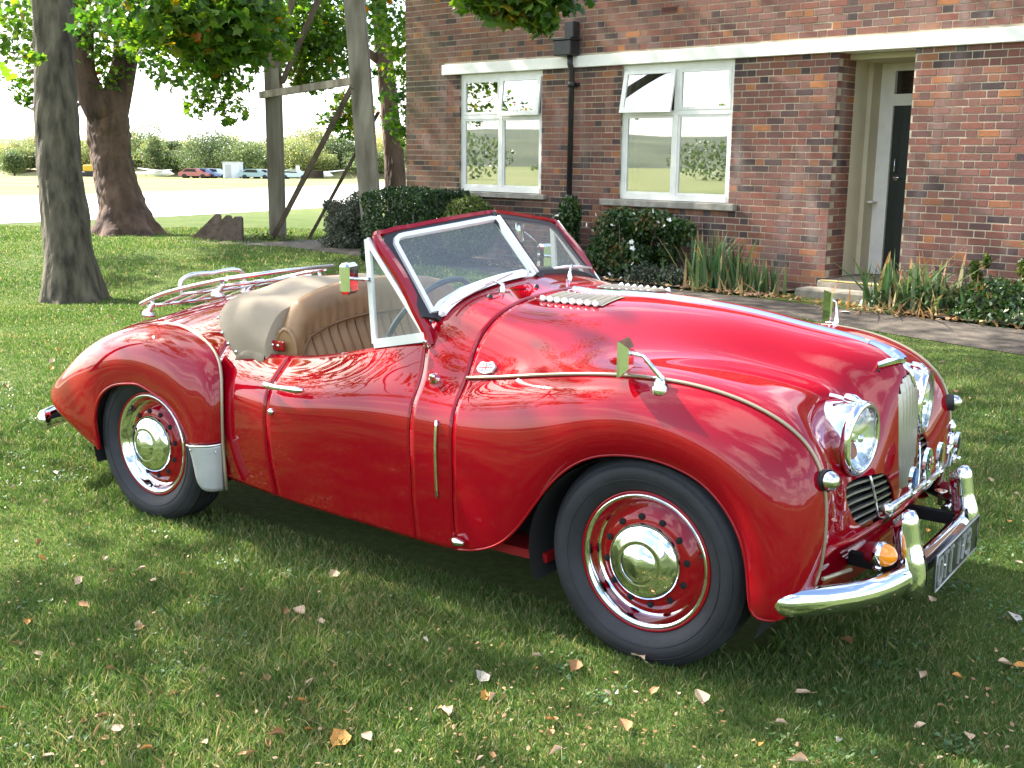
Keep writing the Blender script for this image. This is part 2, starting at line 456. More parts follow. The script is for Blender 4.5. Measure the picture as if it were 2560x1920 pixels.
def glass_mat(name, alpha=0.12, tint=(0.9, 0.95, 0.93), haze=0.0, f0=1.0):
    if name in MATS: return MATS[name]
    m = bpy.data.materials.new(name); m.use_nodes = True; t = m.node_tree; t.nodes.clear()
    out = t.nodes.new('ShaderNodeOutputMaterial'); tr = t.nodes.new('ShaderNodeBsdfTransparent')
    tr.inputs[0].default_value = tuple(tint) + (1,)
    gl = t.nodes.new('ShaderNodeBsdfGlossy'); gl.inputs['Roughness'].default_value = 0.01
    fr = t.nodes.new('ShaderNodeFresnel')
    gg = t.nodes.new('ShaderNodeNewGeometry'); mi_ = t.nodes.new('ShaderNodeMapRange'); mi_.inputs[3].default_value = 1.5; mi_.inputs[4].default_value = 1 / 1.5
    t.links.new(gg.outputs['Backfacing'], mi_.inputs[0]); t.links.new(mi_.outputs[0], fr.inputs[0])
    mu = t.nodes.new('ShaderNodeMath'); mu.operation = 'MULTIPLY_ADD'; mu.inputs[1].default_value = f0; mu.inputs[2].default_value = alpha; mu.use_clamp = True
    t.links.new(fr.outputs[0], mu.inputs[0])
    mixn = t.nodes.new('ShaderNodeMixShader'); t.links.new(mu.outputs[0], mixn.inputs[0])
    t.links.new(tr.outputs[0], mixn.inputs[1]); t.links.new(gl.outputs[0], mixn.inputs[2])
    last = mixn.outputs[0]
    if haze:
        df = t.nodes.new('ShaderNodeBsdfDiffuse'); df.inputs[0].default_value = (.75, .76, .8, 1)
        m2 = t.nodes.new('ShaderNodeMixShader'); m2.inputs[0].default_value = haze
        t.links.new(last, m2.inputs[1]); t.links.new(df.outputs[0], m2.inputs[2]); last = m2.outputs[0]
    t.links.new(last, out.inputs['Surface'])
    MATS[name] = m
    return m
# ------------------------------------------------------------------ brick building
bld = thing('brick_building', 'old red brick building with white lintel, white-framed windows and recessed doorway', 'building', tuple(W3(-3.3, 0, 0)))
bld_inv = -np.array(W3(-3.3, 0, 0))
def bput(mb, name, mat, parent=bld, fixn=True):
    o = mb.build(name, mat, parent, fixn)
    if parent is bld: o.matrix_parent_inverse = Matrix.Translation(bld_inv)
    return o
RW = np.stack([E_, -N_, [0, 0, 1]], 1)      # local axes: along, into the wall, up
def wbox(mb, s0, s1, w0, w1, z0, z1, mi=0, bevel=0.0):
    c = W3((s0 + s1) / 2, (w0 + w1) / 2, (z0 + z1) / 2)
    return mb.box(c, (abs(s1 - s0), abs(w1 - w0), abs(z1 - z0)), RW, mi, bevel)
def brick_mat(name, attr):
    m = bpy.data.materials.new(name); m.use_nodes = True; t = m.node_tree; b = t.nodes['Principled BSDF']
    b.inputs['Roughness'].default_value = .88; b.inputs['Specular IOR Level'].default_value = .25
    if attr:
        a = t.nodes.new('ShaderNodeAttribute'); a.attribute_name = 'tone'; f = a.outputs['Fac']
    else:
        a = t.nodes.new('ShaderNodeObjectInfo'); f = a.outputs['Random']
    r = t.nodes.new('ShaderNodeValToRGB'); r.color_ramp.interpolation = 'LINEAR'
    stops = [(0, (.040, .028, .034)), (.08, (.070, .042, .046)), (.14, (.115, .056, .050)), (.38, (.165, .070, .058)), (.64, (.205, .072, .052)), (.84, (.185, .105, .092)), (.95, (.24, .095, .052)), (1.0, (.34, .13, .05))]
    el = r.color_ramp.elements
    while len(el) < len(stops): el.new(.5)
    for i, (p, c) in enumerate(stops): el[i].position = p; el[i].color = c + (1,)
    t.links.new(f, r.inputs[0])
    g = t.nodes.new('ShaderNodeNewGeometry')
    def nz(sc_, de=5, vec=None):
        n = t.nodes.new('ShaderNodeTexNoise'); n.inputs['Scale'].default_value = sc_; n.inputs['Detail'].default_value = de
        t.links.new(vec or g.outputs['Position'], n.inputs['Vector']); return n.outputs['Fac']
    def mix(f, a, c):
        m_ = t.nodes.new('ShaderNodeMixRGB'); t.links.new(f, m_.inputs[0]); t.links.new(a, m_.inputs[1])
        if isinstance(c, tuple): m_.inputs[2].default_value = c + (1,)
        else: t.links.new(c, m_.inputs[2])
        return m_.outputs[0]
    def rng_(f, a, b_, lo, hi):
        mr_ = t.nodes.new('ShaderNodeMapRange'); mr_.inputs[1].default_value = a; mr_.inputs[2].default_value = b_; mr_.inputs[3].default_value = lo; mr_.inputs[4].default_value = hi
        t.links.new(f, mr_.inputs[0]); return mr_.outputs[0]
    def mul(a, c):
        n = t.nodes.new('ShaderNodeMath'); n.operation = 'MULTIPLY'; t.links.new(a, n.inputs[0]); t.links.new(c, n.inputs[1]); return n.outputs[0]
    col = r.outputs[0]
    col = mix(rng_(nz(16, 6), .35, .75, 0, .35), col, (.10, .07, .055))
    # bloom of salts in vertical streaks
    mp = t.nodes.new('ShaderNodeMapping'); mp.inputs['Scale'].default_value = (2.6, 2.6, .55); t.links.new(g.outputs['Position'], mp.inputs[0])
    col = mix(rng_(nz(1.0, 6, mp.outputs[0]), .56, .72, 0, .42), col, (.34, .29, .27))
    # green-brown algae, strongest at the left end of the wall
    sp = t.nodes.new('ShaderNodeSeparateXYZ'); t.links.new(g.outputs['Position'], sp.inputs[0])
    lf = rng_(sp.outputs[0], -8.6, -5.4, .62, .10)
    col = mix(mul(lf, rng_(nz(1.3, 5), .30, .62, .15, 1)), col, (.105, .085, .038))
    t.links.new(col, b.inputs['Base Color'])
    bp = t.nodes.new('ShaderNodeBump'); bp.inputs['Strength'].default_value = .5; bp.inputs['Distance'].default_value = .006
    t.links.new(nz(70, 5), bp.inputs['Height']); t.links.new(bp.outputs[0], b.inputs['Normal'])
    MATS[name] = m
    return m
BR_O, BR_A = brick_mat('brick_clay', False), brick_mat('brick_clay_mass', True)
MORT = material('mortar', (.40, .34, .245), rough=.95, var=.3, scale=3, bump=.5, bscale=60)
CREAM = material('cream_render', (.50, .46, .33), rough=.8, var=.08, scale=2)
WPAINT = material('white_paint', (.72, .71, .66), rough=.5, var=.06, scale=7, bump=.1, bscale=20)
LINT = material('lintel_paint', (.74, .72, .66), rough=.6, var=.07, scale=4, bump=.15, bscale=12)
CSILL = material('concrete_sill', (.27, .25, .21), rough=.95, var=.3, scale=8, bump=.6, bscale=40)
DOORM = material('door_paint', (.012, .020, .018), rough=.35, coat=.3)
IRON = material('iron_black', (.018, .017, .017), rough=.45, var=.3, scale=12)
S0, S1, ZT = -9.71, 4.2, 4.55
WIN = [(-8.575, -7.015, 1.06, 2.655), (-5.70, -4.085, 1.04, 2.655)]
DOORO = (-2.81, -1.965, .27, 2.655)
openings = [(w[0], w[1], w[2] - .055, 2.66) for w in WIN] + [(DOORO[0], DOORO[1], -1, 2.66), (-8.89, S1, 2.66, 2.795)]
# backing wall of mortar, 8 mm behind the brick faces, built round the openings
cuts_s = sorted({S0, S1} | {o[0] for o in openings if o[0] > S0} | {o[1] for o in openings if o[1] < S1})
mb = MB()
for a, c in zip(cuts_s[:-1], cuts_s[1:]):
    m_ = (a + c) / 2; zs = [-.1]
    blocks = sorted([(o[2], o[3]) for o in openings if o[0] <= m_ <= o[1] and o[2] != 2.66])
    z = -.1
    for z0, z1 in blocks:
        if z0 > z: wbox(mb, a, c, -.25, -.0035, z, z0)
        z = max(z, z1)
    wbox(mb, a, c, -.25, -.0035, z, ZT)
wall = bput(mb, 'wall', MORT)
ret = MB(); wbox(ret, S0 + .002, S0 + .25, -6, -.252, -.1, ZT); wbox(ret, S0, S1, -6.2, -.26, ZT, ZT + .12); bput(ret, 'side_wall', BR_A)
rm = MB(); wbox(rm, S0 + .3, -3.1, -3.4, -3.3, -.1, ZT); wbox(rm, S0 + .3, -3.1, -3.4, -.3, -.12, -.1); wbox(rm, -3.35, -3.25, -3.4, -.3, -.1, ZT)
bput(rm, 'room_shell', material('dim_room', (.16, .15, .13), rough=.9))
# bricks in flemish bond
def free(s0, s1, z0, z1):
    """parts of a brick that lie outside all openings"""
    segs = [(s0, s1)]
    for o in openings:
        if z1 - .02 <= o[2] or z0 + .02 >= o[3]: continue
        out = []
        for a, c in segs:
            if c <= o[0] or a >= o[1]: out.append((a, c)); continue
            if a < o[0]: out.append((a, o[0]))
            if c > o[1]: out.append((o[1], c))
        segs = out
    return [(a, c) for a, c in segs if c - a > .03]
bricks = []
ncourse = int(ZT / .075)
for k in range(ncourse):
    z0 = k * .075 - .02; z1 = z0 + .065
    s = S0 + (0 if k % 2 == 0 else -.1675) ; j = 0
    while s < S1:
        L = .215 if j % 2 == 0 else .1025
        a, c = max(s, S0), min(s + L, S1)
        if c - a > .03:
            for a2, c2 in free(a, c, z0, z1): bricks.append((a2, c2, z0, z1, 0))
        s += L + .010; j += 1
# reveal bricks of the doorway
for k in range(3, 36):
    z0 = k * .075 - .02
    a = -.004 if k % 2 else -.11
    while a > -.40:
        L = .215 if (k + int(a * -10)) % 2 else .1025
        b2 = max(a - L, -.40)
        if a - b2 > .03: bricks.append((a, b2, z0, z0 + .065, 1))
        a -= L + .010
# the soldier course of red tiles under window two
for k in range(12):
    s = -5.98 + k * .162
    bricks.append((s, s + .152, .895, .945, 2))
rs = np.random.default_rng(3)
info = []
for (a, c, z0, z1, kd) in bricks:
    if kd == 1: p = W3(DOORO[0], (a + c) / 2, (z0 + z1) / 2)
    else: p = W3((a + c) / 2, 0, (z0 + z1) / 2)
    x, y = proj_px(p); dist = np.linalg.norm(p - CAM_POS)
    vis = 20 < x < 2540 and 5 < y < 720
    if kd == 0 and vis and (a + c) / 2 < -2.9 and z0 < .35: vis = False
    info.append((0 if vis else 1, dist - (c - a) * 14, p))
order = sorted(range(len(bricks)), key=lambda i: (info[i][0], info[i][1] * 1.0))
chosen = set(order[:300])
bm_cache = {}
def brick_mesh(L):
    key = round(L, 3)
    if key not in bm_cache:
        q = MB(); q.box((0, 0, 0), (L, .035, .065), np.eye(3), 0, .004); bm_cache[key] = q.mesh('brick', BR_O)
    return bm_cache[key]
Vs = []; Fs = []; tones = []
CUBE = np.array([[a, b_, c] for a in (-1, 1) for b_ in (-1, 1) for c in (-1, 1)], float) / 2
CF_ = np.array([(0, 1, 3, 2), (4, 6, 7, 5), (0, 4, 5, 1), (2, 3, 7, 6), (0, 2, 6, 4), (1, 5, 7, 3)])
for i, (a, c, z0, z1, kd) in enumerate(bricks):
    L = abs(c - a); jw = rs.normal(0, .0012)
    if kd == 1: cen = W3(DOORO[0] - .014 + jw, (a + c) / 2, (z0 + z1) / 2); R = np.stack([-N_, -E_, [0, 0, 1]], 1)
    else: cen = W3((a + c) / 2, -.0165 + jw, (z0 + z1) / 2); R = RW
    if i in chosen:
        o = bpy.data.objects.new('brick', brick_mesh(L)); COL.objects.link(o); o.parent = bld
        M = Matrix([[R[r][0], R[r][1], R[r][2], cen[r]] for r in range(3)] + [[0, 0, 0, 1]])
        o.matrix_parent_inverse = Matrix.Translation(bld_inv); o.matrix_basis = M
    else:
        hz_ = (z1 - z0)
        o = len(Vs) * 8
        Vs.append((CUBE * [L, .035, hz_]) @ R.T + cen); Fs.append(CF_ + o)
        tn = rs.random() if kd != 2 else .97
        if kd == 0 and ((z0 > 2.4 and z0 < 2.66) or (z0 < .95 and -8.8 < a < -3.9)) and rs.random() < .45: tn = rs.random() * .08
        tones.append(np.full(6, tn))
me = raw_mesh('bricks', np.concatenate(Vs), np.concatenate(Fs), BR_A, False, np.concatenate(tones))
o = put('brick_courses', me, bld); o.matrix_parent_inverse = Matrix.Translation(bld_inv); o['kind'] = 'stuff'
print('bricks', len(bricks))
# lintel band, in lengths, with a chipped corner
lb = MB()
cutl = [-8.89, -6.52, -5.05, -2.9, -.4, 4.2]
for i in range(len(cutl) - 1):
    wbox(lb, cutl[i] + (0 if i == 0 else .001), cutl[i + 1] - .001, -.20, .055, 2.658, 2.797, bevel=.006)
bput(lb, 'lintel', LINT)
sl = MB(); wbox(sl, -8.93, -6.90, -.18, .075, .985, 1.052, bevel=.008); bput(sl, 'window_sill', CSILL)
sl = MB(); wbox(sl, -5.95, -3.97, -.18, .075, .952, 1.034, bevel=.008); bput(sl, 'window_sill', CSILL)
# windows
WGL = glass_mat('window_glass', 0.34, tint=(.85, .9, .88), f0=1.7)
CURT = material('grey_green_blind', (.21, .27, .26), rough=.9)
for wi, (s0, s1, z0, z1) in enumerate(WIN):
    fr = MB(); t_ = .055
    wbox(fr, s0, s0 + t_, -.11, -.035, z0, z1); wbox(fr, s1 - t_, s1, -.11, -.035, z0, z1)
    wbox(fr, s0 + t_, s1 - t_, -.11, -.035, z1 - .075, z1); wbox(fr, s0 + t_, s1 - t_, -.11, -.025, z0, z0 + .065)
    sm = (s0 + s1) / 2; wbox(fr, sm - .03, sm + .03, -.11, -.030, z0 + .065, z1 - .075)
    zm = 2.085
    wbox(fr, s0 + t_, sm - .03, -.11, -.033, zm - .035, zm + .02); wbox(fr, sm + .03, s1 - t_, -.11, -.033, zm - .035, zm + .02)
    win = bput(fr, 'window', WPAINT)
    for side in (0, 1):
        a, c = (s0 + t_, sm - .03) if side == 0 else (sm + .03, s1 - t_)
        # fixed lower light
        cs = MB(); q = .028
        for u0, u1, v0, v1 in ((a, a + q, z0 + .067, zm - .037), (c - q, c, z0 + .067, zm - .037), (a + q, c - q, z0 + .067, z0 + .067 + q), (a + q, c - q, zm - .037 - q, zm - .037)):
            wbox(cs, u0 + .001, u1 - .001, -.075, -.040, v0, v1)
        bput(cs, 'sash', WPAINT, win)
        pn = MB(); wbox(pn, a + q - .005, c - q + .005, -.060, -.056, z0 + .07 + q - .008, zm - .03 - q); bput(pn, 'pane', WGL, win)
        # hinged top light, some ajar
        ajar = {(0, 1): .05, (1, 0): .09}.get((wi, side), 0.0)
        za, zb = zm + .022, z1 - .077; q = .038
        cs = MB(); pn = MB()
        def tb(mb_, u0, u1, v0, v1, d0, d1):
            P = []
            for u in (u0, u1):
                for d in (d0, d1):
                    for v in (v0, v1):
                        k = (zb - v) / (zb - za); P.append(W3(u, d + ajar * k, v - .02 * ajar * k))
            mb_.add(P, [(0, 1, 3, 2), (4, 6, 7, 5), (0, 4, 5, 1), (2, 3, 7, 6), (0, 2, 6, 4), (1, 5, 7, 3)])
        ex = .02 if ajar else -.001
        for u0, u1, v0, v1 in ((a - ex, a + q, za - ex, zb), (c - q, c + ex, za - ex, zb), (a + q, c - q, za - ex, za + q), (a + q, c - q, zb - q, zb)):
            tb(cs, u0, u1, v0, v1, -.070 if not ajar else -.034, -.030 if not ajar else -.004)
        bput(cs, 'top_light', WPAINT, win)
        tb(pn, a + q - .004, c - q + .004, za + q - .004, zb - q + .004, -.052 if not ajar else -.022, -.048 if not ajar else -.018); bput(pn, 'pane', WGL, win)
    bl = MB(); wbox(bl, s0 + .06, s0 + (.30 if wi == 0 else .12), -.20, -.19, z0, z1); 
    bput(bl, 'blind', CURT, win)
    nb = MB(); wbox(nb, s0 + .02, s1 - .02, -.40, -.39, z0 - .2, z0 + (.42 if wi else .30)); bput(nb, 'net_curtain', material('net_curtain', (.36, .38, .36), rough=.9), win)
# doorway recess
dw = MB(); wbox(dw, DOORO[0] - .28, DOORO[0] - .004, -.40, -.252, -.1, 2.66); wbox(dw, DOORO[1] + .004, DOORO[1] + .25, -1.0, -.252, -.1, 2.66); bput(dw, 'recess_wall', MORT)
cw = MB(); wbox(cw, DOORO[0] - .05, DOORO[0] + .0, -1.02, -.402, .27, 2.655); wbox(cw, DOORO[0] - .05, DOORO[1] + .3, -1.02, -.252, 2.60, 2.656); wbox(cw, DOORO[0], DOORO[0] + .05, -1.0, -.72, .27, 2.60); bput(cw, 'cream_lining', CREAM)
df = MB(); wbox(df, DOORO[0] + .05, -2.60, -1.02, -.93, .27, 2.60); wbox(df, -2.60, -1.72, -1.02, -.93, 2.52, 2.60); wbox(df, -2.60, -1.72, -1.02, -.93, 2.145, 2.27); wbox(df, -1.72, -1.66, -1.02, -.93, .27, 2.60)
wbox(df, DOORO[0] + .051, -2.80 + .10, -.93, -.80, 1.075, 1.095); bput(df, 'door_frame', WPAINT)
dr = MB(); wbox(dr, -2.597, -1.722, -.99, -.955, .285, 2.143, bevel=.004)
for z0 in (.45, 1.35): wbox(dr, -2.50, -1.82, -.956, -.948, z0, z0 + .65, bevel=.003)
door_b = bput(dr, 'door', DOORM)
hd = MB(); hd.tube([W3(-2.52, -.945, 1.42), W3(-2.52, -.90, 1.43), W3(-2.52, -.90, 1.56), W3(-2.52, -.945, 1.57)], .008, 8); wbox(hd, -2.54, -2.50, -.957, -.945, 1.33, 1.38); hd.tube([W3(-2.52, -.95, 1.36), W3(-2.52, -.90, 1.36), W3(-2.45, -.89, 1.36)], .008, 8)
bput(hd, 'door_handle', CHROME, door_b)
fl = MB(); wbox(fl, -2.597, -1.722, -.985, -.975, 2.272, 2.518); bput(fl, 'fanlight', material('dark_glass', (.02, .016, .01), rough=.1, coat=1), door_b)
# step
STEP = material('step_stone', (.24, .21, .165), rough=.95, var=.3, scale=6, bump=.5, bscale=30); YEL = material('worn_yellow_paint', (.50, .36, .06), rough=.8, var=.35, scale=12)
st = MB(); wbox(st, DOORO[0] - .03, DOORO[1] + .02, -1.02, .10, -.1, .255, bevel=.012); wbox(st, DOORO[0] - .12, DOORO[1] + .14, .102, .42, -.1, .185, bevel=.015)
stp = bput(st, 'doorstep', STEP)
ye = MB(); wbox(ye, DOORO[0] - .0, DOORO[1] + .0, .055, .101, .2555, .258); bput(ye, 'edge_paint', YEL, stp)
# downpipe with hopper head
dp = MB(); sx = -6.45
dp.tube([W3(sx, .075, -.02), W3(sx, .075, 2.62), W3(sx, .115, 2.70), W3(sx, .115, 2.80)], .036, 14)
dpo = bput(dp, 'downpipe', IRON)
for z in (1.03, 2.45):
    q = MB(); q.lathe([(-.035, .036), (-.035, .050), (.035, .050), (.035, .036)], W3(sx, .075, z), (0, 0, 1), 16); wbox(q, sx - .075, sx + .075, .001, .03, z - .02, z + .02); bput(q, 'pipe_collar', IRON, dpo)
q = MB(); wbox(q, sx - .20, sx + .085, .03, .22, 2.80, 2.985, bevel=.01); wbox(q, sx - .215, sx + .10, .015, .235, 2.985, 3.01, bevel=.004)
wbox(q, sx - .06, sx + .085, .03, .17, 3.012, 3.21, bevel=.01); bput(q, 'hopper_head', IRON, dpo)
ab = MB(); wbox(ab, -5.14, -4.90, -.004, .004, 3.225, 3.295)
abk = bput(ab, 'air_brick', material('air_brick', (.16, .05, .035), rough=.9))
for k in range(9):
    q = MB(); wbox(q, -5.13 + k * .025, -5.13 + k * .025 + .012, .0042, .006, 3.235, 3.285); bput(q, 'air_slot', DARK, abk)
# ------------------------------------------------------------------ leaves, trees, plants
def leaf_shape(kind):
    if kind == 'maple':
        a = [(0, 0), (.28, -.06), (.50, .18), (.36, .34), (.62, .62), (.22, .62), (0, 1.0)]
        return np.array(a + [(-x, y) for x, y in a[1:-1][::-1]])
    if kind == 'oval': return np.array([(0, 0), (.28, .25), (.30, .62), (0, 1), (-.30, .62), (-.28, .25)])
    return np.array([(-.35, 0), (.35, 0), (.35, 1), (-.35, 1)])
def leaves(P, size, kind, mat, tone, tilt=.8, seed=0, name='leaves', hang=0.0):
    """one mesh with a leaf at each point of P; sizes, turns and tilts at random"""
    r = np.random.default_rng(seed); n = len(P); S = leaf_shape(kind); k = len(S)
    yaw = r.uniform(0, 2 * PI, n); tl = r.normal(0, tilt, n); rl = r.normal(0, tilt * .8, n)
    sz = size * r.uniform(.6, 1.25, n)
    x = S[:, 0][None] * sz[:, None]; y = (S[:, 1][None] - .3) * sz[:, None]; z = -np.abs(S[:, 0][None]) * sz[:, None] * .35
    cx, sx = np.cos(rl)[:, None], np.sin(rl)[:, None]; x, z = x * cx - z * sx, x * sx + z * cx
    ct, st = np.cos(tl - hang)[:, None], np.sin(tl - hang)[:, None]; y, z = y * ct - z * st, y * st + z * ct
    cy, sy = np.cos(yaw)[:, None], np.sin(yaw)[:, None]; x, y = x * cy - y * sy, x * sy + y * cy
    V = np.stack([x, y, z], 2) + P[:, None]
    F = np.arange(n * k).reshape(n, k)
    return raw_mesh(name, V.reshape(-1, 3), F, mat, False, np.clip(tone, 0, 1))
LEAF = leaf_material('sycamore_leaf', [(0, (.030, .075, .014)), (.35, (.065, .14, .018)), (.65, (.125, .20, .026)), (.86, (.15, .20, .025)), (.94, (.38, .26, .03)), (1, (.36, .12, .02))], .6)
LEAFD = leaf_material('hedge_leaf', [(0, (.010, .028, .008)), (.4, (.022, .055, .014)), (.8, (.05, .10, .022)), (1, (.16, .09, .03))], .2, rough=.35)
LEAFG = leaf_material('golden_leaf', [(0, (.03, .055, .01)), (.5, (.08, .12, .02)), (1, (.17, .19, .03))], .25)
LEAFS = leaf_material('grey_leaf', [(0, (.03, .045, .025)), (.5, (.09, .11, .07)), (.85, (.16, .16, .12)), (1, (.30, .28, .24))], .2)
LEAFF = leaf_material('far_leaf', [(0, (.06, .09, .035)), (.4, (.14, .19, .07)), (.75, (.27, .29, .10)), (1, (.46, .38, .13))], .3)  # tones lightened and dulled to put distance haze into the leaf colour
BARK = material('bark_grey', (.042, .034, .022), rough=.95, var=.3, scale=9, col2=(.135, .115, .078), bump=1.0, bscale=11, bdist=.05, stretch=(1, 1, .25))
BARK2 = material('bark_brown', (.055, .032, .024), rough=.95, var=.3, scale=3.4, col2=(.16, .095, .065), bump=1.0, bscale=9, bdist=.06, stretch=(1, 1, .35))
def trunk_mesh(path, rad, n=72, bump=.03, flare=0, seed=0, roots=6, m=170):
    """tapered, uneven trunk with furrowed bark and a flared root"""
    r = np.random.default_rng(seed); P = smooth_path(path, m); R = np.interp(np.linspace(0, 1, m), np.linspace(0, 1, len(rad)), rad)
    g = r.normal(0, 1, (m, n)); k5 = np.array([1, 2, 3, 2, 1]) / 9
    for _ in range(3): g = sum(np.roll(g, i - 2, 0) * k5[i] for i in range(5))
    g = (g + .5 * (np.roll(g, 1, 1) + np.roll(g, -1, 1))) ; g = g / g.std() * .022
    h2 = r.normal(0, 1, (m, n))
    for _ in range(14): h2 = sum(np.roll(h2, i - 2, 0) * k5[i] for i in range(5)); h2 = (h2 + np.roll(h2, 1, 1) + np.roll(h2, -1, 1)) / 3
    g = g + h2 / h2.std() * .030
    vs = []; ph = r.uniform(0, 6, 8); fs = []
    for i, p in enumerate(P):
        h = p[2] - P[0][2]
        for k in range(n):
            w = 2 * PI * k / n
            f = 1 + bump * (math.sin(3 * w + ph[0] + h * .7) + .6 * math.sin(5 * w + ph[1] - h * 1.4) + .5 * math.sin(2 * w + h * 3 + ph[2]))
            if flare: f += flare * math.exp(-h / .22) * (.55 + .45 * math.cos(roots * w + ph[3])) + .12 * flare * math.exp(-h / .9)
            vs.append(p + R[i] * (f + g[i, k]) * np.array([math.cos(w), math.sin(w), 0]))
    fs = [(i * n + k, i * n + (k + 1) % n, (i + 1) * n + (k + 1) % n, (i + 1) * n + k) for i in range(m - 1) for k in range(n)]
    return vs, fs
def clumps(centers, rads, per, seed, flat=.6):
    r = np.random.default_rng(seed); out = []; cl = []
    for c, q, m in zip(centers, rads, per):
        P = r.normal(0, 1, (m, 3)); P /= np.linalg.norm(P, axis=1)[:, None] + 1e-9
        P *= (r.random(m) ** .45)[:, None] * q; P[:, 2] *= flat
        out.append(P + c); cl.append(np.full(m, r.normal(0, .13)))
    return np.concatenate(out), np.concatenate(cl)
def crown_points(cen, rad, nclump, per, seed, crad=(.5, 1.0), low=-.75):
    r = np.random.default_rng(seed); C = []
    while len(C) < nclump:
        v = r.normal(0, 1, 3); v /= np.linalg.norm(v)
        if v[2] < low: continue
        C.append(np.array(cen) + v * np.array(rad) * r.uniform(.45, 1.0))
    q = r.uniform(crad[0], crad[1], nclump)
    return np.array(C), q, r.integers(int(per * .6), int(per * 1.4), nclump)
def make_tree(name, label, loc, path, rad, bark, crown, size, limbs, seed, extra=None, keep=None, flare=.5, group='broad trees on the lawn', yel=.02, kind='maple'):
    t_ = thing(name, label, 'tree', tuple(map(float, loc)), 0, group)
    inv = Matrix.Translation([-float(a) for a in loc])
    vs, fs = trunk_mesh(path, rad, flare=flare, seed=seed)
    tm = MB().add(vs, fs, True)
    for lp, lr in limbs:
        P = smooth_path(lp, 24); tm.tube(P, list(np.interp(np.linspace(0, 1, 24), np.linspace(0, 1, len(lr)), lr)), 14)
    # knots and stubs
    r = np.random.default_rng(seed + 5); Pp = smooth_path(path, 60)
    o = tm.build('trunk', bark, t_); o.matrix_parent_inverse = inv
    C, q, m = crown
    P, cl = clumps(C, q, m, seed)
    kk = keep_clear(P); P = P[kk]; cl = cl[kk]
    if extra is not None:
        P2, cl2 = clumps(extra[0], extra[1], extra[2], seed + 1, .75)
        P = np.concatenate([P, P2]); cl = np.concatenate([cl, cl2])
    tone = r.uniform(.1, .75, len(P)) + cl + np.where(r.random(len(P)) < yel, .5, 0)
    me = leaves(P, size, kind, LEAF, tone, .75, seed, hang=.3)
    o = put('crown', me, t_); o.matrix_parent_inverse = inv
    # twigs reaching into the clumps
    tw = MB(); top = np.array(limbs[0][0][-1]) if limbs else Pp[-1]; ends = [np.array(lp[-1]) for lp, _ in limbs] or [Pp[-1]]
    for c in C[::2]:
        e = min(ends, key=lambda v: np.linalg.norm(v - c)); m2 = (e + c) / 2 + [0, 0, .3]
        if keep_clear(np.array([c, m2, (c + m2) / 2, (e + m2) / 2])).all(): tw.tube([e, m2, c], [.035, .018, .006], 5)
    if tw.v: o = tw.build('branches', bark, t_, fixn=False); o.matrix_parent_inverse = inv
    return t_
def in_frame(P, m=0):
    q = P - CAM_POS; z = q @ CF; x = 1280 + FOCAL * (q @ CR) / z; y = 960 - FOCAL * (q @ CU) / z
    return x, y, z
def keep_clear(P):
    """the branches stop above the view, leaving the hanging sprays that are placed one by one"""
    x, y, z = in_frame(P)
    inside = (z > 0) & (x > -60) & (x < 2620) & (y > -15)
    return ~inside
def sprays(lst, seed):
    """world position, radius and leaf count of each hanging spray"""
    a = np.array([l[0] for l in lst], float); return a, np.array([l[1] for l in lst]), np.array([l[2] for l in lst])

def ray_pt(px, py, Z):                                   # a point on the view axis distance Z (used only to list spray positions)
    return CAM_POS + (CF + CR * (px - 1280) / FOCAL - CU * (py - 960) / FOCAL) * Z
T1S = [((px, py, Z), r_, n_) for px, py, Z, r_, n_ in [
    (20, 30, 15, .75, 150), (60, 90, 15.5, .5, 70), (15, 120, 15, .45, 40), (85, 30, 16, .5, 60), (80, 150, 15.5, .36, 26), (62, 215, 15.5, .28, 28), (72, 250, 15.6, .2, 16), (10, 190, 10, .14, 5),
    (75, 140, 11.3, .10, 8), (105, 142, 11.2, .06, 3),
    (345, 10, 9.5, .42, 120), (400, 40, 9, .45, 150), (460, 25, 9, .5, 190), (520, 60, 9.2, .45, 190), (575, 30, 9, .5, 190), (620, 90, 9.4, .42, 160), (430, 95, 10, .36, 90), (520, 110, 9.6, .32, 90), (585, 120, 9.8, .28, 70),
    (610, 40, 9.5, .36, 110), (495, 160, 9.8, .20, 34), (545, 180, 10, .14, 20), (380, 75, 9.6, .32, 50), (310, 20, 9.5, .2, 20), (355, 105, 10, .22, 18), (200, 62, 8.5, .10, 5), (215, 35, 8.6, .09, 4),
    (620, 0, 9, .3, 80), (420, 185, 13, .16, 10), (375, 165, 13, .20, 9), (440, 205, 13, .16, 10), (400, 200, 13, .14, 5)]]
T2S = [((px, py, Z), r_, n_) for px, py, Z, r_, n_ in [
    (260, 60, 21, .75, 150), (270, 140, 21.5, .7, 170), (262, 200, 21.6, .5, 80), (285, 20, 20, .8, 160), (330, 30, 20, .8, 150), (385, 15, 20, .8, 150), (360, 150, 19, .3, 20), (240, 0, 21, .7, 120),
    (560, 215, 17, .34, 34), (525, 225, 17, .30, 24), (500, 260, 17, .30, 34), (545, 255, 17, .26, 18), (575, 285, 17, .30, 28), (605, 265, 17.5, .24, 14), (600, 210, 17, .22, 12), (450, 10, 18, .8, 160), (500, 200, 17, .25, 18)]]
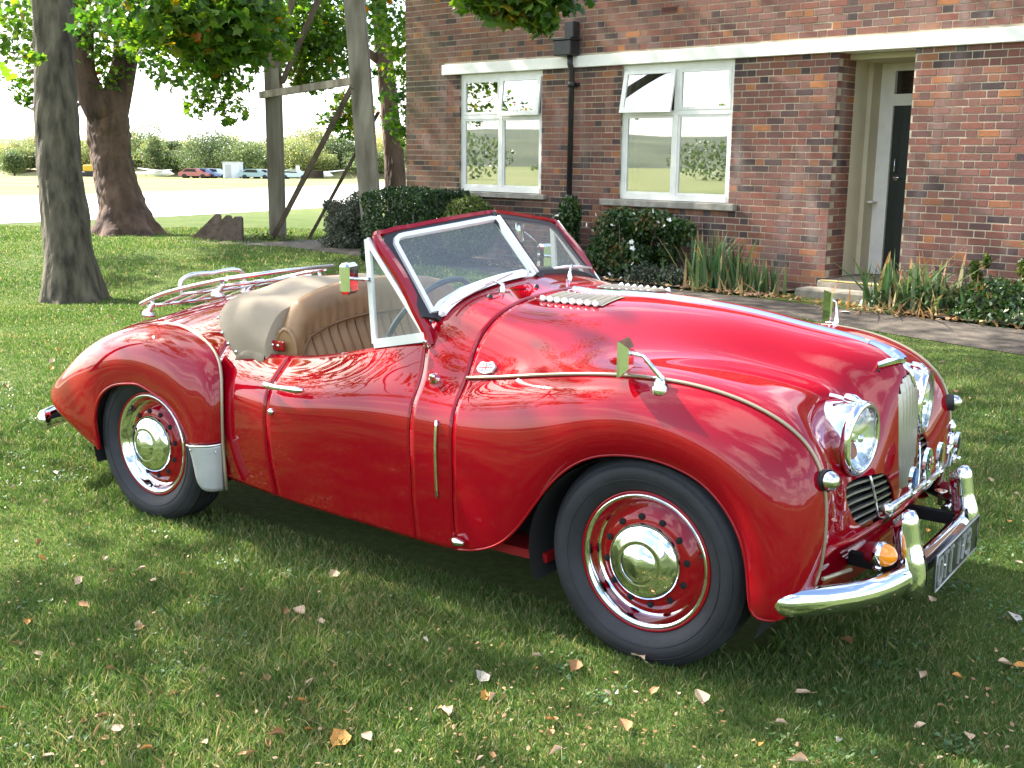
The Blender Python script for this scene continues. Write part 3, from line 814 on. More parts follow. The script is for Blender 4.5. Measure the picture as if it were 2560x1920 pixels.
T3S = [((px, py, Z), r_, n_) for px, py, Z, r_, n_ in [
    (730, 60, 20, .8, 270), (780, 30, 20, .8, 270), (835, 40, 21, .8, 240), (760, 120, 20, .66, 230), (815, 130, 20.5, .66, 210), (790, 80, 20, .7, 200), (735, 180, 20, .44, 100), (790, 190, 20, .44, 100), (840, 165, 21, .45, 70), (755, 205, 20, .22, 24), (700, 130, 20, .4, 60), (860, 90, 21, .5, 80),
    (985, 30, 22, .75, 170), (1000, 90, 22, .6, 130), (960, 100, 22.5, .45, 70), (1005, 170, 22, .45, 70), (998, 240, 22, .42, 80), (1003, 310, 22, .40, 80), (1010, 345, 22, .25, 22), (990, 190, 22, .25, 20),
    (870, 265, 22, .45, 90), (845, 290, 22, .36, 60), (815, 305, 22, .25, 24), (880, 315, 22, .36, 60), (860, 345, 22, .18, 10), (900, 280, 22, .45, 60), (938, 180, 23, .2, 14), (925, 20, 22, .5, 80)]]
NRS = [((px, py, Z), r_, n_) for px, py, Z, r_, n_ in [(1195, -5, 6.6, .10, 16), (1235, 5, 6.6, .13, 34), (1270, 15, 6.6, .13, 34), (1300, 30, 6.6, .13, 34), (1335, 40, 6.6, .12, 28), (1360, 62, 6.6, .09, 14), (1280, -20, 6.6, .2, 60), (1340, -10, 6.6, .2, 50), (1235, 42, 6.6, .06, 8), (1400, -40, 6.6, .25, 50), (1160, -30, 6.6, .2, 30)]]
T1P = [(-9.39, 4.42, -.30), (-9.56, 4.5, .60), (-9.74, 4.57, 1.33), (-9.82, 4.63, 1.80), (-9.93, 4.72, 2.50), (-10.03, 4.82, 3.20)]
def S3(L, k=2.3): return sprays([(ray_pt(*a), r_, int(n_ * k)) for a, r_, n_ in L], 0)

t1 = make_tree('sycamore_tree', 'mature sycamore with straight grey trunk nearest the car tail', (-9.39, 4.42, -.23), T1P + [(-10.35, 4.75, 4.6), (-10.4, 4.8, 6.2)],
    [.315, .265, .24, .232, .225, .21, .18, .14], BARK, crown_points((-8.2, 3.4, 7.8), (4.8, 4.8, 2.8), 84, 190, 11, low=-.8), .084,
    [([(-10.2, 4.7, 4.0), (-9.0, 4.0, 5.4), (-7.0, 3.0, 6.2)], [.10, .07, .04]), ([(-10.3, 4.7, 4.6), (-11.2, 5.4, 5.8), (-12.2, 6.0, 6.6)], [.10, .07, .04]), ([(-10.3, 4.7, 5.2), (-9.6, 3.0, 6.8), (-8.6, 1.4, 7.2)], [.09, .06, .03])],
    21, S3(T1S + NRS), None, flare=.42)
t2 = make_tree('sycamore_tree', 'wide forked sycamore with spreading roots behind the near trunk', (-15.95, 10.05, -.05), [(-15.94, 10.05, -.1), (-16.13, 10.07, .64), (-16.29, 10.07, 1.09), (-16.46, 10.1, 1.75), (-16.5, 10.1, 2.3), (-16.5, 10.1, 2.7)],
    [.50, .40, .365, .36, .39, .34], BARK2, crown_points((-16.4, 9.8, 8.6), (6.2, 6.2, 3.2), 190, 130, 12, low=-.7), .112,
    [([(-16.42, 9.98, 2.2), (-16.60, 9.72, 2.95), (-16.66, 9.78, 3.6), (-16.72, 9.83, 4.3), (-16.9, 9.7, 6.5)], [.30, .22, .20, .18, .12]),
     ([(-16.48, 10.2, 2.2), (-16.44, 10.42, 2.9), (-16.42, 10.55, 3.4), (-16.44, 10.63, 3.9), (-16.0, 11.2, 6.0)], [.30, .24, .235, .21, .13])],
    22, S3(T2S, 1.7), None, flare=.95)
t3 = make_tree('sycamore_tree', 'dark slender sycamore standing behind the leaning timber pole', (-13.25, 14.8, 0), [(-13.1, 14.7, -.1), (-13.2, 14.75, .3), (-13.39, 14.88, 1.2), (-13.59, 15.0, 2.28), (-13.85, 15.13, 3.53), (-14.1, 15.24, 4.8)],
    [.26, .22, .20, .19, .18, .15], BARK2, crown_points((-14.0, 15.2, 7.8), (4.6, 4.6, 2.6), 110, 110, 13, low=-.6), .11,
    [([(-13.85, 15.13, 3.5), (-13.5, 15.4, 3.75), (-12.9, 15.9, 4.1)], [.10, .06, .03]), ([(-13.8, 15.1, 3.4), (-14.6, 14.7, 4.0), (-15.6, 14.3, 4.4)], [.10, .07, .04])],
    23, S3(T3S, 1.5), None, flare=.6)
t4 = make_tree('sycamore_tree', 'sycamore on the open lawn near the camera, outside the picture on its left', (-9.2, -4.2, 0), [(-9.2, -4.2, -.05), (-9.2, -4.1, 1.5), (-9.1, -4.0, 3), (-9.0, -3.9, 5.5)],
    [.33, .27, .25, .18], BARK, crown_points((-8.4, -3.8, 7.2), (4.6, 4.2, 2.6), 46, 100, 14, low=-.8), .13,
    [([(-9.05, -3.95, 4.2), (-8, -3.4, 5.6), (-6.5, -3, 6.4)], [.10, .07, .03])], 24, None, None)
# stubs and ivy scars on the nearest trunk
kn = MB(); r_ = np.random.default_rng(2)
for z, w, d in ((.58, 3.3, .05), (1.05, 3.5, .07), (1.42, 3.4, .06), (2.02, -.15, .06), (2.05, 3.2, .05), (2.42, 3.3, .07), (.98, 3.0, .05)):
    c = np.array([np.interp(z, [0, .79, 1.45, 1.86, 2.48], [-9.42, -9.6, -9.76, -9.83, -9.93]), np.interp(z, [0, 2.48], [4.43, 4.71]), z])
    dr_ = CR * math.cos(w) * 1.0 + np.array([0, 0, .25]); dr_ /= np.linalg.norm(dr_)
    kn.tube([c + dr_ * .17, c + dr_ * .225, c + dr_ * (.24 + d * .5), c + dr_ * (.245 + d)], [.06, .045, .03, .012], 8)
o = kn.build('knot', BARK, t1); o.matrix_parent_inverse = Matrix.Translation((9.39, -4.42, .23))

# ---------------- hedges and shrubs
def bush_mesh(boxes, n, size, kind, mat, seed, tone=(.1, .8), tilt=1.0, name='foliage', shellf=.35):
    """leaf cloud filling ellipsoids given as (centre, radii)"""
    r = np.random.default_rng(seed); vol = np.array([b[1][0] * b[1][1] + b[1][1] * b[1][2] + b[1][0] * b[1][2] for b in boxes]); vol = vol / vol.sum(); Ps = []
    for (c, q), v in zip(boxes, vol):
        m = int(n * v); d = r.normal(0, 1, (m, 3)); d /= np.linalg.norm(d, axis=1)[:, None]
        k = 4 if len(boxes) and boxes is not None and isinstance(q, tuple) and len(q) == 4 else 2
        rad = (1 - shellf * r.random(m) ** 1.5) * (1 + .07 * np.sin(d[:, 0] * 9 + seed) * np.sin(d[:, 2] * 8 + 1) + r.normal(0, .03, m))
        Ps.append(np.array(c) + (d * rad[:, None]) @ RW.T * 1.0 if False else np.array(c) + (d * rad[:, None] * np.array(q[:3])) @ RW.T)
    P = np.concatenate(Ps); P = P[P[:, 2] > -.02]
    cl = .16 * np.sin(P[:, 0] * 9) * np.sin(P[:, 1] * 8 + 2) * np.sin(P[:, 2] * 10)
    return leaves(P, size, kind, mat, r.uniform(tone[0], tone[1], len(P)) + cl, tilt, seed, name)
def box_hedge(c, half, n, size, mat, seed, tone=(.05, .8)):
    r = np.random.default_rng(seed); d = r.uniform(-1, 1, (n, 3)); ax = r.integers(0, 3, n)
    sg = np.sign(r.uniform(-1, 1, n)); d[np.arange(n), ax] = sg * (1 - .22 * r.random(n) ** 2)
    pw = np.linalg.norm(d ** 4, axis=1) ** .25; d = d / np.maximum(pw, 1)[:, None]
    lump = 1 + .05 * np.sin(d[:, 0] * 11 + seed) + .04 * np.sin(d[:, 2] * 9 + d[:, 0] * 5)
    P = np.array(c) + (d * lump[:, None] * np.array(half)) @ RW.T; P = P[P[:, 2] > .0]
    return leaves(P, size, 'oval', mat, r.uniform(tone[0], tone[1], len(P)) + .12 * np.sin(P[:, 0] * 14) * np.sin(P[:, 2] * 13), 1.2, seed, 'foliage')
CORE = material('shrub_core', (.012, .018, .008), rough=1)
def plant(name, label, cat, loc, parts, group=None):
    t_ = thing(name, label, cat, tuple(map(float, loc)), 0, group); inv = Matrix.Translation([-float(a) for a in loc])
    for nm, me in parts:
        o = put(nm, me, t_); o.matrix_parent_inverse = inv
        if nm in ('flowers', 'foliage', 'dry_leaves', 'stems', 'sword_leaves', 'leaf_fan'): o['kind'] = 'stuff'
    return t_
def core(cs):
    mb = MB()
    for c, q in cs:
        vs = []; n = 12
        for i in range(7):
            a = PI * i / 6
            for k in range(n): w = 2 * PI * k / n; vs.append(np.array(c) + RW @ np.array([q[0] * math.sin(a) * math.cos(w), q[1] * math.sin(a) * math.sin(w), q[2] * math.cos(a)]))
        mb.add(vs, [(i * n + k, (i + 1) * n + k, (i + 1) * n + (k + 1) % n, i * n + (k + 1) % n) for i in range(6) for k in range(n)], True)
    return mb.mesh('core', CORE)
def stems(base, tips, r0, mat, seed=0):
    mb = MB(); r = np.random.default_rng(seed)
    for tp in tips:
        b_ = np.array(base) + np.array([r.normal(0, .06), r.normal(0, .06), 0]); m = (b_ + tp) / 2 + r.normal(0, .05, 3)
        mb.tube([b_, m, tp], [r0, r0 * .7, r0 * .3], 5)
    return mb.mesh('stems', mat)
hc = W3(-8.62, .75, .55)
plant('clipped_hedge', 'dark clipped hedge in front of the left window of the building', 'hedge', W3(-8.62, .75, 0),
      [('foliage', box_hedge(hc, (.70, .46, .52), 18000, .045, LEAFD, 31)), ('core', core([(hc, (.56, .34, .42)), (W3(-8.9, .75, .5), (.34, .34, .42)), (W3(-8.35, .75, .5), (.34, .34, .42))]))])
gc = W3(-7.60, .75, .62)
plant('golden_bush', 'small rounded golden-green bush at the right end of the dark hedge', 'bush', W3(-7.72, .55, 0),
      [('foliage', bush_mesh([(gc, (.40, .38, .40))], 8000, .04, 'oval', LEAFG, 32)), ('core', core([(gc, (.30, .28, .32))]))])
sc_ = W3(-11.45, -.35, .40)
plant('grey_shrub', 'loose grey-green shrub with dry brown stems left of the leaning pole', 'shrub', W3(-11.45, -.35, 0),
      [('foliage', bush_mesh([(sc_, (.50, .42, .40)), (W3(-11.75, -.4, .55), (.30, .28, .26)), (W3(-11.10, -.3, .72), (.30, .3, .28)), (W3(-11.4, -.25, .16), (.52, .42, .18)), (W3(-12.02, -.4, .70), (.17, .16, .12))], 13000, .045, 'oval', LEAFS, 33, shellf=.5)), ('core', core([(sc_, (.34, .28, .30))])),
       ('stems', stems(W3(-11.45, -.35, 0), [W3(-11.45 + r_.uniform(-.5, .5), -.35 + r_.uniform(-.3, .3), r_.uniform(.5, .95)) for _ in range(26)], .010, BARK2, 3))])
bx = [(W3(-5.30, .42, .70), (.34, .32, .25)), (W3(-4.90, .40, .76), (.38, .30, .19)), (W3(-5.36, .5, .42), (.30, .33, .28)), (W3(-5.05, .5, .36), (.32, .32, .26)), (W3(-4.52, .34, .70), (.20, .22, .16)), (W3(-4.62, .4, .45), (.10, .16, .18)), (W3(-5.6, .5, .22), (.24, .28, .2))]
plant('rose_shrub', 'open dark green shrub with white flowers under the right-hand window', 'shrub', W3(-5.3, .45, 0),
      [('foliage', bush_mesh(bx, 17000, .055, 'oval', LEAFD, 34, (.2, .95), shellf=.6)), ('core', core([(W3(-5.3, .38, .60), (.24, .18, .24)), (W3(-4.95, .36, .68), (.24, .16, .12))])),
       ('stems', stems(W3(-5.2, .45, 0), [W3(-5.0 + r_.uniform(-.55, .5), .42 + r_.uniform(-.25, .3), r_.uniform(.5, .95)) for _ in range(22)], .014, BARK2, 4)),
       ('flowers', leaves(np.array([W3(-5.2 + r_.uniform(-.7, .7), .5 + r_.uniform(.0, .3), r_.uniform(.45, .95)) for _ in range(16)]), .06, 'maple', material('white_petal', (.75, .74, .68), rough=.6), np.zeros(16), 1, 9))])
low = [(W3(s, .55 + .1 * math.sin(s * 5), .16), (.26, .26, .17)) for s in (-6.6, -6.25, -5.9, -5.5, -5.1, -4.75, -4.4)]
plant('ground_cover', 'low leafy plants edging the bed under the right-hand window', 'plants', W3(-5.4, .6, 0),
      [('foliage', bush_mesh(low, 9000, .045, 'oval', LEAFS, 35, (.0, .7), shellf=.6)), ('core', core([(c, (q[0] * .75, q[1] * .7, q[2] * .75)) for c, q in low])),
       ('flowers', leaves(np.array([W3(-6.3 + r_.uniform(-.3, 1.5), .72 + r_.uniform(.0, .12), r_.uniform(.12, .34)) for _ in range(18)]), .055, 'maple', MATS['white_petal'], np.zeros(18), 1, 10))])
vr = [(W3(-6.25, .4, .55), (.20, .2, .30)), (W3(-6.15, .4, .85), (.14, .16, .20))]
plant('climbing_shrub', 'slim upright shrub with one white bloom beside the foot of the downpipe', 'shrub', W3(-6.2, .4, 0),
      [('foliage', bush_mesh(vr, 3800, .05, 'oval', LEAFD, 36, (.2, .9), shellf=.7)), ('stems', stems(W3(-6.2, .4, 0), [W3(-6.2 + r_.uniform(-.12, .12), .4, r_.uniform(.6, 1.0)) for _ in range(6)], .010, BARK2, 5)),
       ('flowers', leaves(np.array([W3(-6.28, .58, .80), W3(-6.22, .58, .83), W3(-6.26, .58, .76)]), .07, 'maple', MATS['white_petal'], np.zeros(3), 1, 11))])
IRIS = leaf_material('iris_leaf', [(0, (.03, .07, .03)), (.5, (.07, .14, .05)), (.78, (.16, .20, .07)), (.88, (.40, .31, .16)), (1, (.30, .15, .06))], .25, rough=.4)
def blades_clump(base, spread, n, h, w, seed, dead=.2, droop=.5, lean=.35):
    """sword-shaped leaves that rise and arch over"""
    r = np.random.default_rng(seed); V = []; F = []; tn = []; k = 6
    for i in range(n):
        b_ = np.array(base) + RW @ np.array([r.normal(0, spread[0]), r.normal(0, spread[1]), 0]); hh = h * r.uniform(.45, 1.05); ww = w * r.uniform(.7, 1.2)
        a = r.uniform(0, 2 * PI); out = np.array([math.cos(a), math.sin(a), 0]) * abs(r.normal(0, lean)); dr_ = droop * r.random() ** 2.2
        side = np.array([-math.sin(a + r.normal(0, .8)), math.cos(a), 0]); side /= np.linalg.norm(side)
        o = len(V)
        for j in range(k):
            t_ = j / (k - 1); p = b_ + np.array([0, 0, 1]) * hh * (t_ - dr_ * t_ * t_ * .9) + out * hh * (t_ * .6 + t_ * t_ * (.5 + dr_))
            q = ww * (1 - t_ ** 2.5) * .5 + .001; V += [p - side * q, p + side * q]
        for j in range(k - 1): F.append((o + 2 * j, o + 2 * j + 1, o + 2 * j + 3, o + 2 * j + 2))
        tt = r.uniform(.15, .75) if r.random() > dead else r.uniform(.82, 1)
        tn += [tt] * (k - 2) + [min(1, tt + (.35 if r.random() < .5 else 0))]
    return raw_mesh('sword_leaves', np.array(V), np.array(F), IRIS, True, np.array(tn))
plant('iris_clump', 'clump of upright green iris leaves left of the doorway', 'plant', W3(-3.75, .55, 0), [('sword_leaves', blades_clump(W3(-3.85, .6, .06), (.17, .10), 150, .72, .036, 41, .06, .22, .26)), ('leaf_fan', blades_clump(W3(-3.35, .55, .06), (.14, .08), 80, .46, .032, 42, .06, .2, .22)), ('dry_leaves', blades_clump(W3(-3.65, .8, .04), (.30, .08), 70, .30, .022, 43, .8, .9, .6))])
plant('iris_clump', 'straggling iris clump with bent dry leaves right of the doorstep', 'plant', W3(-1.35, .75, 0), [('sword_leaves', blades_clump(W3(-1.55, .72, .06), (.20, .10), 130, .66, .042, 44, .16, .7, .55)), ('leaf_fan', blades_clump(W3(-1.25, .60, .06), (.18, .10), 70, .60, .04, 45, .18, .6, .45)), ('dry_leaves', blades_clump(W3(-1.5, .98, .04), (.32, .07), 80, .34, .026, 46, .9, 1.1, .8))])
rb_ = [(W3(-.55, .62, .22), (.55, .35, .26)), (W3(.1, .62, .26), (.55, .38, .30)), (W3(-.95, .55, .16), (.3, .3, .18)), (W3(.75, .65, .28), (.5, .4, .3)), (W3(-.2, .85, .12), (.9, .25, .14)), (W3(1.6, .65, .28), (.6, .4, .3))]
plant('border_plants', 'thick leafy border plants against the wall at the far right', 'plants', W3(0, .6, 0), [('foliage', bush_mesh(rb_, 21000, .055, 'oval', LEAFD, 37, (.3, 1.0), shellf=.65)), ('core', core([(c, (q[0] * .8, q[1] * .7, q[2] * .75)) for c, q in rb_])),
      ('sword_leaves', blades_clump(W3(-.2, .7, .06), (.5, .1), 60, .55, .03, 47, .3, .6, .5))])
for i, (s, h, w_, lb) in enumerate(((-1.02, .62, .07, 'short upright leafy stem against the brick right of the doorway'), (-.55, .80, .09, 'tall slim green stem standing against the sunlit brick'), (.05, .82, .15, 'pair of dark leafy stems at the right edge of the border'))):
    b2 = [(W3(s + r_.uniform(-.03, .03) * j, .28, h * (.45 + .13 * j)), (w_ * (1.1 - j * .17), w_ * .9, h * .12)) for j in range(5)]
    plant('leafy_stem', lb, 'plant', W3(s, .28, 0), [('foliage', bush_mesh(b2, int(900 + 3000 * w_), .045, 'oval', LEAFG if i < 2 else LEAFD, 50 + i, (.1, .8), shellf=.9)), ('stems', stems(W3(s, .28, 0), [W3(s, .28, h * .95), W3(s + .03, .28, h * .8)], .007, BARK2, i))])

# ---------------- far trees beyond the airfield
def far_tree(label, x, y, h, w, seed, tone, group='trees beyond the airfield', zb=-2.0, airy=0):
    r = np.random.default_rng(seed); t_ = thing('field_tree', label, 'tree', (x, y, zb), r.uniform(0, 6), group)
    C = []; Q = []
    for i in range(10 if not airy else 16):
        a = r.uniform(0, 2 * PI); q = r.uniform(.1, .75)
        C.append((math.cos(a) * w * q * .5, math.sin(a) * w * q * .5, h * r.uniform(.28, .78))); Q.append(w * r.uniform(.22, .36) * (1 if not airy else .55))
    P, cl = clumps(np.array(C), np.array(Q), np.full(len(C), 420 if not airy else 170), seed, .85)
    P[:, 2] = np.clip(P[:, 2], .1, h)
    me = leaves(P, .30 if not airy else .24, 'oval', LEAFF, tone + r.normal(0, .09, len(P)) + cl, 1.2, seed)
    put('crown', me, t_)
    MB().tube([(0, 0, -.3), (w * .03, 0, h * .5)], [.04 * h, .02 * h], 6).build('trunk', BARK2, t_)
    return t_
ORD = ['leftmost', 'second', 'third', 'fourth', 'fifth', 'sixth', 'seventh', 'eighth', 'ninth', 'tenth', 'eleventh', 'twelfth', 'thirteenth', 'fourteenth', 'fifteenth', 'sixteenth', 'seventeenth', 'eighteenth', 'nineteenth', 'twentieth', 'twenty-first', 'twenty-second', 'twenty-third', 'twenty-fourth', 'twenty-fifth']
def place_of(px): return ['left of the near trunk', 'between the two trunks', 'right of the forked tree', 'right of the post', 'right of the leaning pole'][int(np.searchsorted([110, 240, 690, 900], px))]
def ordered(items, fmt):
    """items (key, px): a label for each, counted from the left among its like"""
    out = [None] * len(items); groups = {}
    for i, (k, px) in enumerate(items): groups.setdefault(k, []).append((px, i))
    for k, L in groups.items():
        L.sort()
        for n_, (px, i) in enumerate(L): out[i] = fmt(k, n_, len(L))
    return out
def of_like(k, n_, N): return k[0] + ' ' + k[1] if N == 1 else f"{ORD[n_]} {'' if n_ == 0 else 'from left '}of the {k[0]}s {k[1]}"
kinds = [('pale bushy tree', .62), ('mid green rounded tree', .35), ('dark dense tree', .10), ('golden autumn tree', .85)]
rf = np.random.default_rng(77)
TX = [px for px in np.linspace(-60, 1000, 34)]; KK = [[0, 1, 0, 2, 3, 0, 2, 1, 0, 3][(i * 7) % 10] for i in range(34)]
LB = ordered([((kinds[k][0], 'far ' + place_of(px)), px) for k, px in zip(KK, TX)], of_like)
for i, px in enumerate(TX):
    Z = 178 + 14 * math.sin(i * 1.7) + (i % 3) * 6; g = ray_pt(px, 440, Z)
    top = 343 + 14 * math.sin(i * .9) + 10 * math.sin(i * 2.3 + 1) + (18 if px < 90 else 0) - (8 if px > 600 else 0)
    h = (443 - top) / FOCAL * Z; k = KK[i]
    far_tree(LB[i], g[0], g[1], h, h * rf.uniform(.95, 1.35), 100 + i, kinds[k][1])
g = ray_pt(392, 440, 172); far_tree('tall feathery pale tree rising above its neighbours beyond the airfield', g[0], g[1], 9.6, 5.6, 300, .45, airy=1)
g = ray_pt(438, 440, 180); far_tree('small pointed tree right of the feathery one beyond the airfield', g[0], g[1], 6.5, 2.6, 301, .2)
SX = [-50 + 42 * i for i in range(25)]
LB = ordered([((('low yellow-green scrub patch', 'low grey-green scrub patch')[i % 2], 'far ' + place_of(px)), px) for i, px in enumerate(SX)], lambda k, n_, N: of_like((k[0] if N == 1 else k[0].replace('patch', 'patche'), k[1]), n_, N))
for i, px in enumerate(SX):                              # low scrub in front of them
    Z = 176 + 4 * math.sin(i * 2.1); g = ray_pt(px, 440, Z)
    h = 2.0 + 1.2 * rf.random(); far_tree(LB[i], g[0], g[1], h, 6.5, 400 + i, .62 if i % 2 == 0 else .3, 'scrub beyond the airfield', zb=-.95)
# a far wood on the side behind the camera, which the windows, paint and chrome mirror
Pw = []
for i in range(26):
    a = math.radians(-170 + 7.2 * i); R_ = 185 + 35 * math.sin(i * 1.9); hh = 5.5 + 2 * math.sin(i * 2.7); rw = np.random.default_rng(600 + i); d = rw.normal(0, 1, (900, 3)); d /= np.linalg.norm(d, axis=1)[:, None]
    Pw.append(np.array([R_ * math.cos(a), R_ * math.sin(a), -2 + hh * .5]) + d * (rw.random(900) ** .4)[:, None] * [9, 9, hh * .5])
Pw = np.concatenate(Pw)
tag(put('far_wood', leaves(Pw, .7, 'oval', LEAFF, rw.uniform(.0, .4, len(Pw)), 1.2, 61, 'far_wood')), kind='stuff')
hg = thing('hangar', 'long grey hangar far across the field behind the camera', 'building', (30, -150, -2), .1)
hm = MB(); hm.box((0, 0, 3.5), (46, 20, 7)); hm.build('wall', material('hangar_sheet', (.22, .25, .29), rough=.7, var=.1, scale=.2), hg)
hm = MB(); hm.add([(-24, -11, 7), (24, -11, 7), (24, 0, 9.5), (-24, 0, 9.5), (24, 11, 7), (-24, 11, 7)], [(0, 1, 2, 3), (3, 2, 4, 5)]); hm.build('roof', material('hangar_roof', (.16, .18, .20), rough=.7), hg)
# ------------------------------------------------------------------ the red roadster
SCREEN = glass_mat('screen_glass', 0.0, haze=0.07, f0=0.55)
LENSG = glass_mat('lamp_glass', 0.10)

car = thing('vintage_roadster', 'open-top red vintage roadster with tan seats and folded tan hood parked on the lawn', 'car', (0, 0, 0))

U = [-2.35, -2.1, -1.8, -1.5, -1.2, -.88, -.45, -.05, .28, .46, .70, .95, 1.2, 1.4, 1.57, 1.76, 1.96, 2.16, 2.27]
def Uf(s): return np.interp(s, range(19), U)
ROWS = {
 0: [(0, -2.17, 0, .42), (1, -2.07, 0, .665), (2, -1.8, 0, .762), (3, -1.5, 0, .842), (4, -1.2, 0, .925), (5, -.88, 0, 1.0), (6, -.45, 0, 1.06), (7, -.05, 0, 1.09), (8, .285, 0, 1.088), (9, .455, 0, 1.045), (10, .70, 0, 1.045), (11, .95, 0, 1.040), (12, 1.2, 0, 1.019), (13, 1.4, 0, .987), (14, 1.57, 0, .962), (15, 1.728, 0, .895), (16, 1.752, 0, .70), (17, 1.75, 0, .40)],
 1: [(0, -2.16, .16, .42), (1, -2.055, .16, .655), (2, -1.8, .18, .75), (3, -1.5, .2, .83), (4, -1.2, .2, .91), (5, -.88, .2, .985), (6, -.45, .21, 1.045), (7, -.05, .22, 1.07), (8, .28, .22, 1.078), (9, .455, .22, 1.037), (10, .70, .215, 1.035), (11, .95, .205, 1.025), (12, 1.2, .19, 1.0), (13, 1.4, .165, .965), (14, 1.57, .14, .935), (15, 1.705, .105, .845), (16, 1.738, .10, .68), (17, 1.746, .13, .40)],
 2: [(0, -2.14, .28, .41), (1, -2.04, .28, .63), (2, -1.79, .31, .725), (3, -1.5, .34, .80), (4, -1.2, .36, .875), (5, -.88, .36, .94), (6, -.45, .39, .99), (7, -.05, .40, 1.02), (8, .268, .40, 1.05), (9, .462, .40, 1.017), (10, .70, .375, 1.0), (11, .95, .345, .978), (12, 1.2, .305, .935), (13, 1.4, .255, .888), (14, 1.56, .215, .855), (15, 1.655, .185, .775), (16, 1.716, .21, .645), (17, 1.738, .26, .402)],
 3: [(0, -2.12, .36, .40), (1, -2.02, .36, .59), (2, -1.78, .41, .68), (3, -1.5, .45, .75), (4, -1.2, .48, .82), (5, -.88, .47, .87), (6, -.45, .52, .87), (7, -.05, .53, .93), (8, .25, .545, .985), (9, .465, .545, .962), (10, .70, .515, .945), (11, .95, .485, .932), (12, 1.2, .455, .915), (13, 1.4, .405, .893), (14, 1.55, .365, .855), (15, 1.605, .35, .775), (15.5, 1.640, .35, .69), (16, 1.682, .35, .60), (17, 1.729, .39, .405)],
 4: [(0, -2.09, .42, .39), (1, -2.0, .42, .54), (2, -1.77, .48, .62), (3, -1.5, .53, .69), (4, -1.2, .56, .755), (5, -.88, .565, .765), (6, -.45, .60, .768), (7, -.05, .602, .838), (8, .262, .61, .893), (9, .467, .625, .885), (10, .70, .612, .893), (11, .95, .60, .905), (12, 1.2, .59, .915), (13, 1.4, .555, .893), (14, 1.55, .53, .853), (15, 1.640, .51, .757), (16, 1.700, .505, .605), (17, 1.719, .52, .418)],
 5: [(0, -2.06, .45, .38), (1, -1.98, .45, .50), (2, -1.75, .52, .56), (3, -1.5, .58, .61), (4, -1.2, .62, .66), (5, -.88, .650, .65), (5.4, -.70, .686, .645), (6, -.45, .720, .650), (7, -.05, .712, .711), (8, .30, .672, .782), (9, .467, .662, .800), (10, .70, .675, .838), (11, .95, .688, .877), (12, 1.2, .70, .897), (13, 1.4, .693, .882), (14, 1.556, .677, .833), (15, 1.68, .657, .735), (15.5, 1.707, .651, .665), (16, 1.716, .647, .605), (17, 1.714, .645, .428), (18, 1.693, .640, .335)],
 6: [(0, -2.05, .45, .36), (1, -1.96, .47, .46), (2, -1.75, .54, .50), (3, -1.5, .60, .54), (4, -1.2, .65, .57), (5, -.88, .672, .57), (5.4, -.70, .698, .575), (6, -.45, .738, .590), (7, -.05, .742, .655), (8, .30, .728, .695), (9, .465, .731, .708), (10, .70, .752, .745), (11, .95, .768, .805), (12, 1.2, .775, .825), (13, 1.415, .768, .787), (14, 1.585, .752, .705), (15, 1.665, .738, .600), (16, 1.69, .731, .49), (17, 1.69, .718, .37), (18, 1.672, .70, .287)],
 7: [(0, -2.04, .44, .34), (1, -1.95, .475, .40), (2, -1.75, .55, .44), (3, -1.5, .61, .46), (4, -1.2, .66, .48), (5, -.88, .680, .48), (5.4, -.70, .702, .49), (6, -.45, .742, .50), (7, -.05, .745, .54), (8, .30, .742, .56), (9, .465, .750, .57), (10, .74, .780, .60), (11, .965, .788, .70), (12, 1.2, .790, .752), (13, 1.415, .787, .705), (14, 1.545, .781, .615), (15, 1.605, .775, .51), (16, 1.635, .770, .41), (17, 1.645, .757, .325), (18, 1.648, .733, .266)],
 9: [(0, -2.02, .44, .32), (1, -1.94, .45, .31), (2, -1.75, .52, .30), (3, -1.5, .58, .29), (4, -1.2, .62, .27), (5, -.88, .66, .25), (5.4, -.68, .68, .243), (6, -.42, .698, .229), (7, -.05, .70, .214), (8, .295, .702, .203), (9, .455, .710, .207), (9.6, .60, .735, .243), (10, .712, .752, .304), (10.45, .809, .76, .449), (10.85, .915, .762, .588), (11.1, .988, .763, .630), (11.5, 1.074, .764, .656), (11.95, 1.172, .764, .668), (12.4, 1.254, .764, .665), (12.8, 1.334, .764, .648), (13.3, 1.413, .763, .610), (13.7, 1.467, .762, .557), (14.2, 1.508, .761, .492), (14.9, 1.535, .759, .406), (15.7, 1.546, .757, .317), (16.6, 1.557, .753, .268), (17.3, 1.583, .748, .252), (18, 1.622, .738, .255)],
}
_rowc = {r: (Uf([p[0] for p in d]), np.array([p[1:] for p in d])) for r, d in ROWS.items()}
def section(s):
    u = np.atleast_1d(Uf(s)); out = {}
    for r, (t, Y) in _rowc.items():
        out[r] = cspline(t, Y, np.clip(u, t[0], t[-1]))
    r7, r9 = out[7], out[9]
    r8 = r9 * .55 + r7 * .45
    r8[:, 1] = np.maximum(r8[:, 1], (r7[:, 1] + r9[:, 1]) / 2) + .006
    out[8] = r8
    return np.stack([out[k] for k in range(10)], 1)      # (ns, 10, 3)
def surf_raw(ss, vv):
    S = section(np.asarray(ss, float)); out = np.zeros((len(ss), len(vv), 3))
    for i in range(len(ss)):
        q = S[i]; near = q * [1, -1, 1]
        full = np.concatenate([near[::-1], q[1:]])
        d = np.linalg.norm(np.diff(full, axis=0), axis=1)
        t = np.r_[0, np.cumsum(np.maximum(d, .02))]
        tv = cspline(np.arange(19), t[:, None], np.asarray(vv) + 9)[:, 0]
        out[i] = cspline(t, full, tv)
    return out
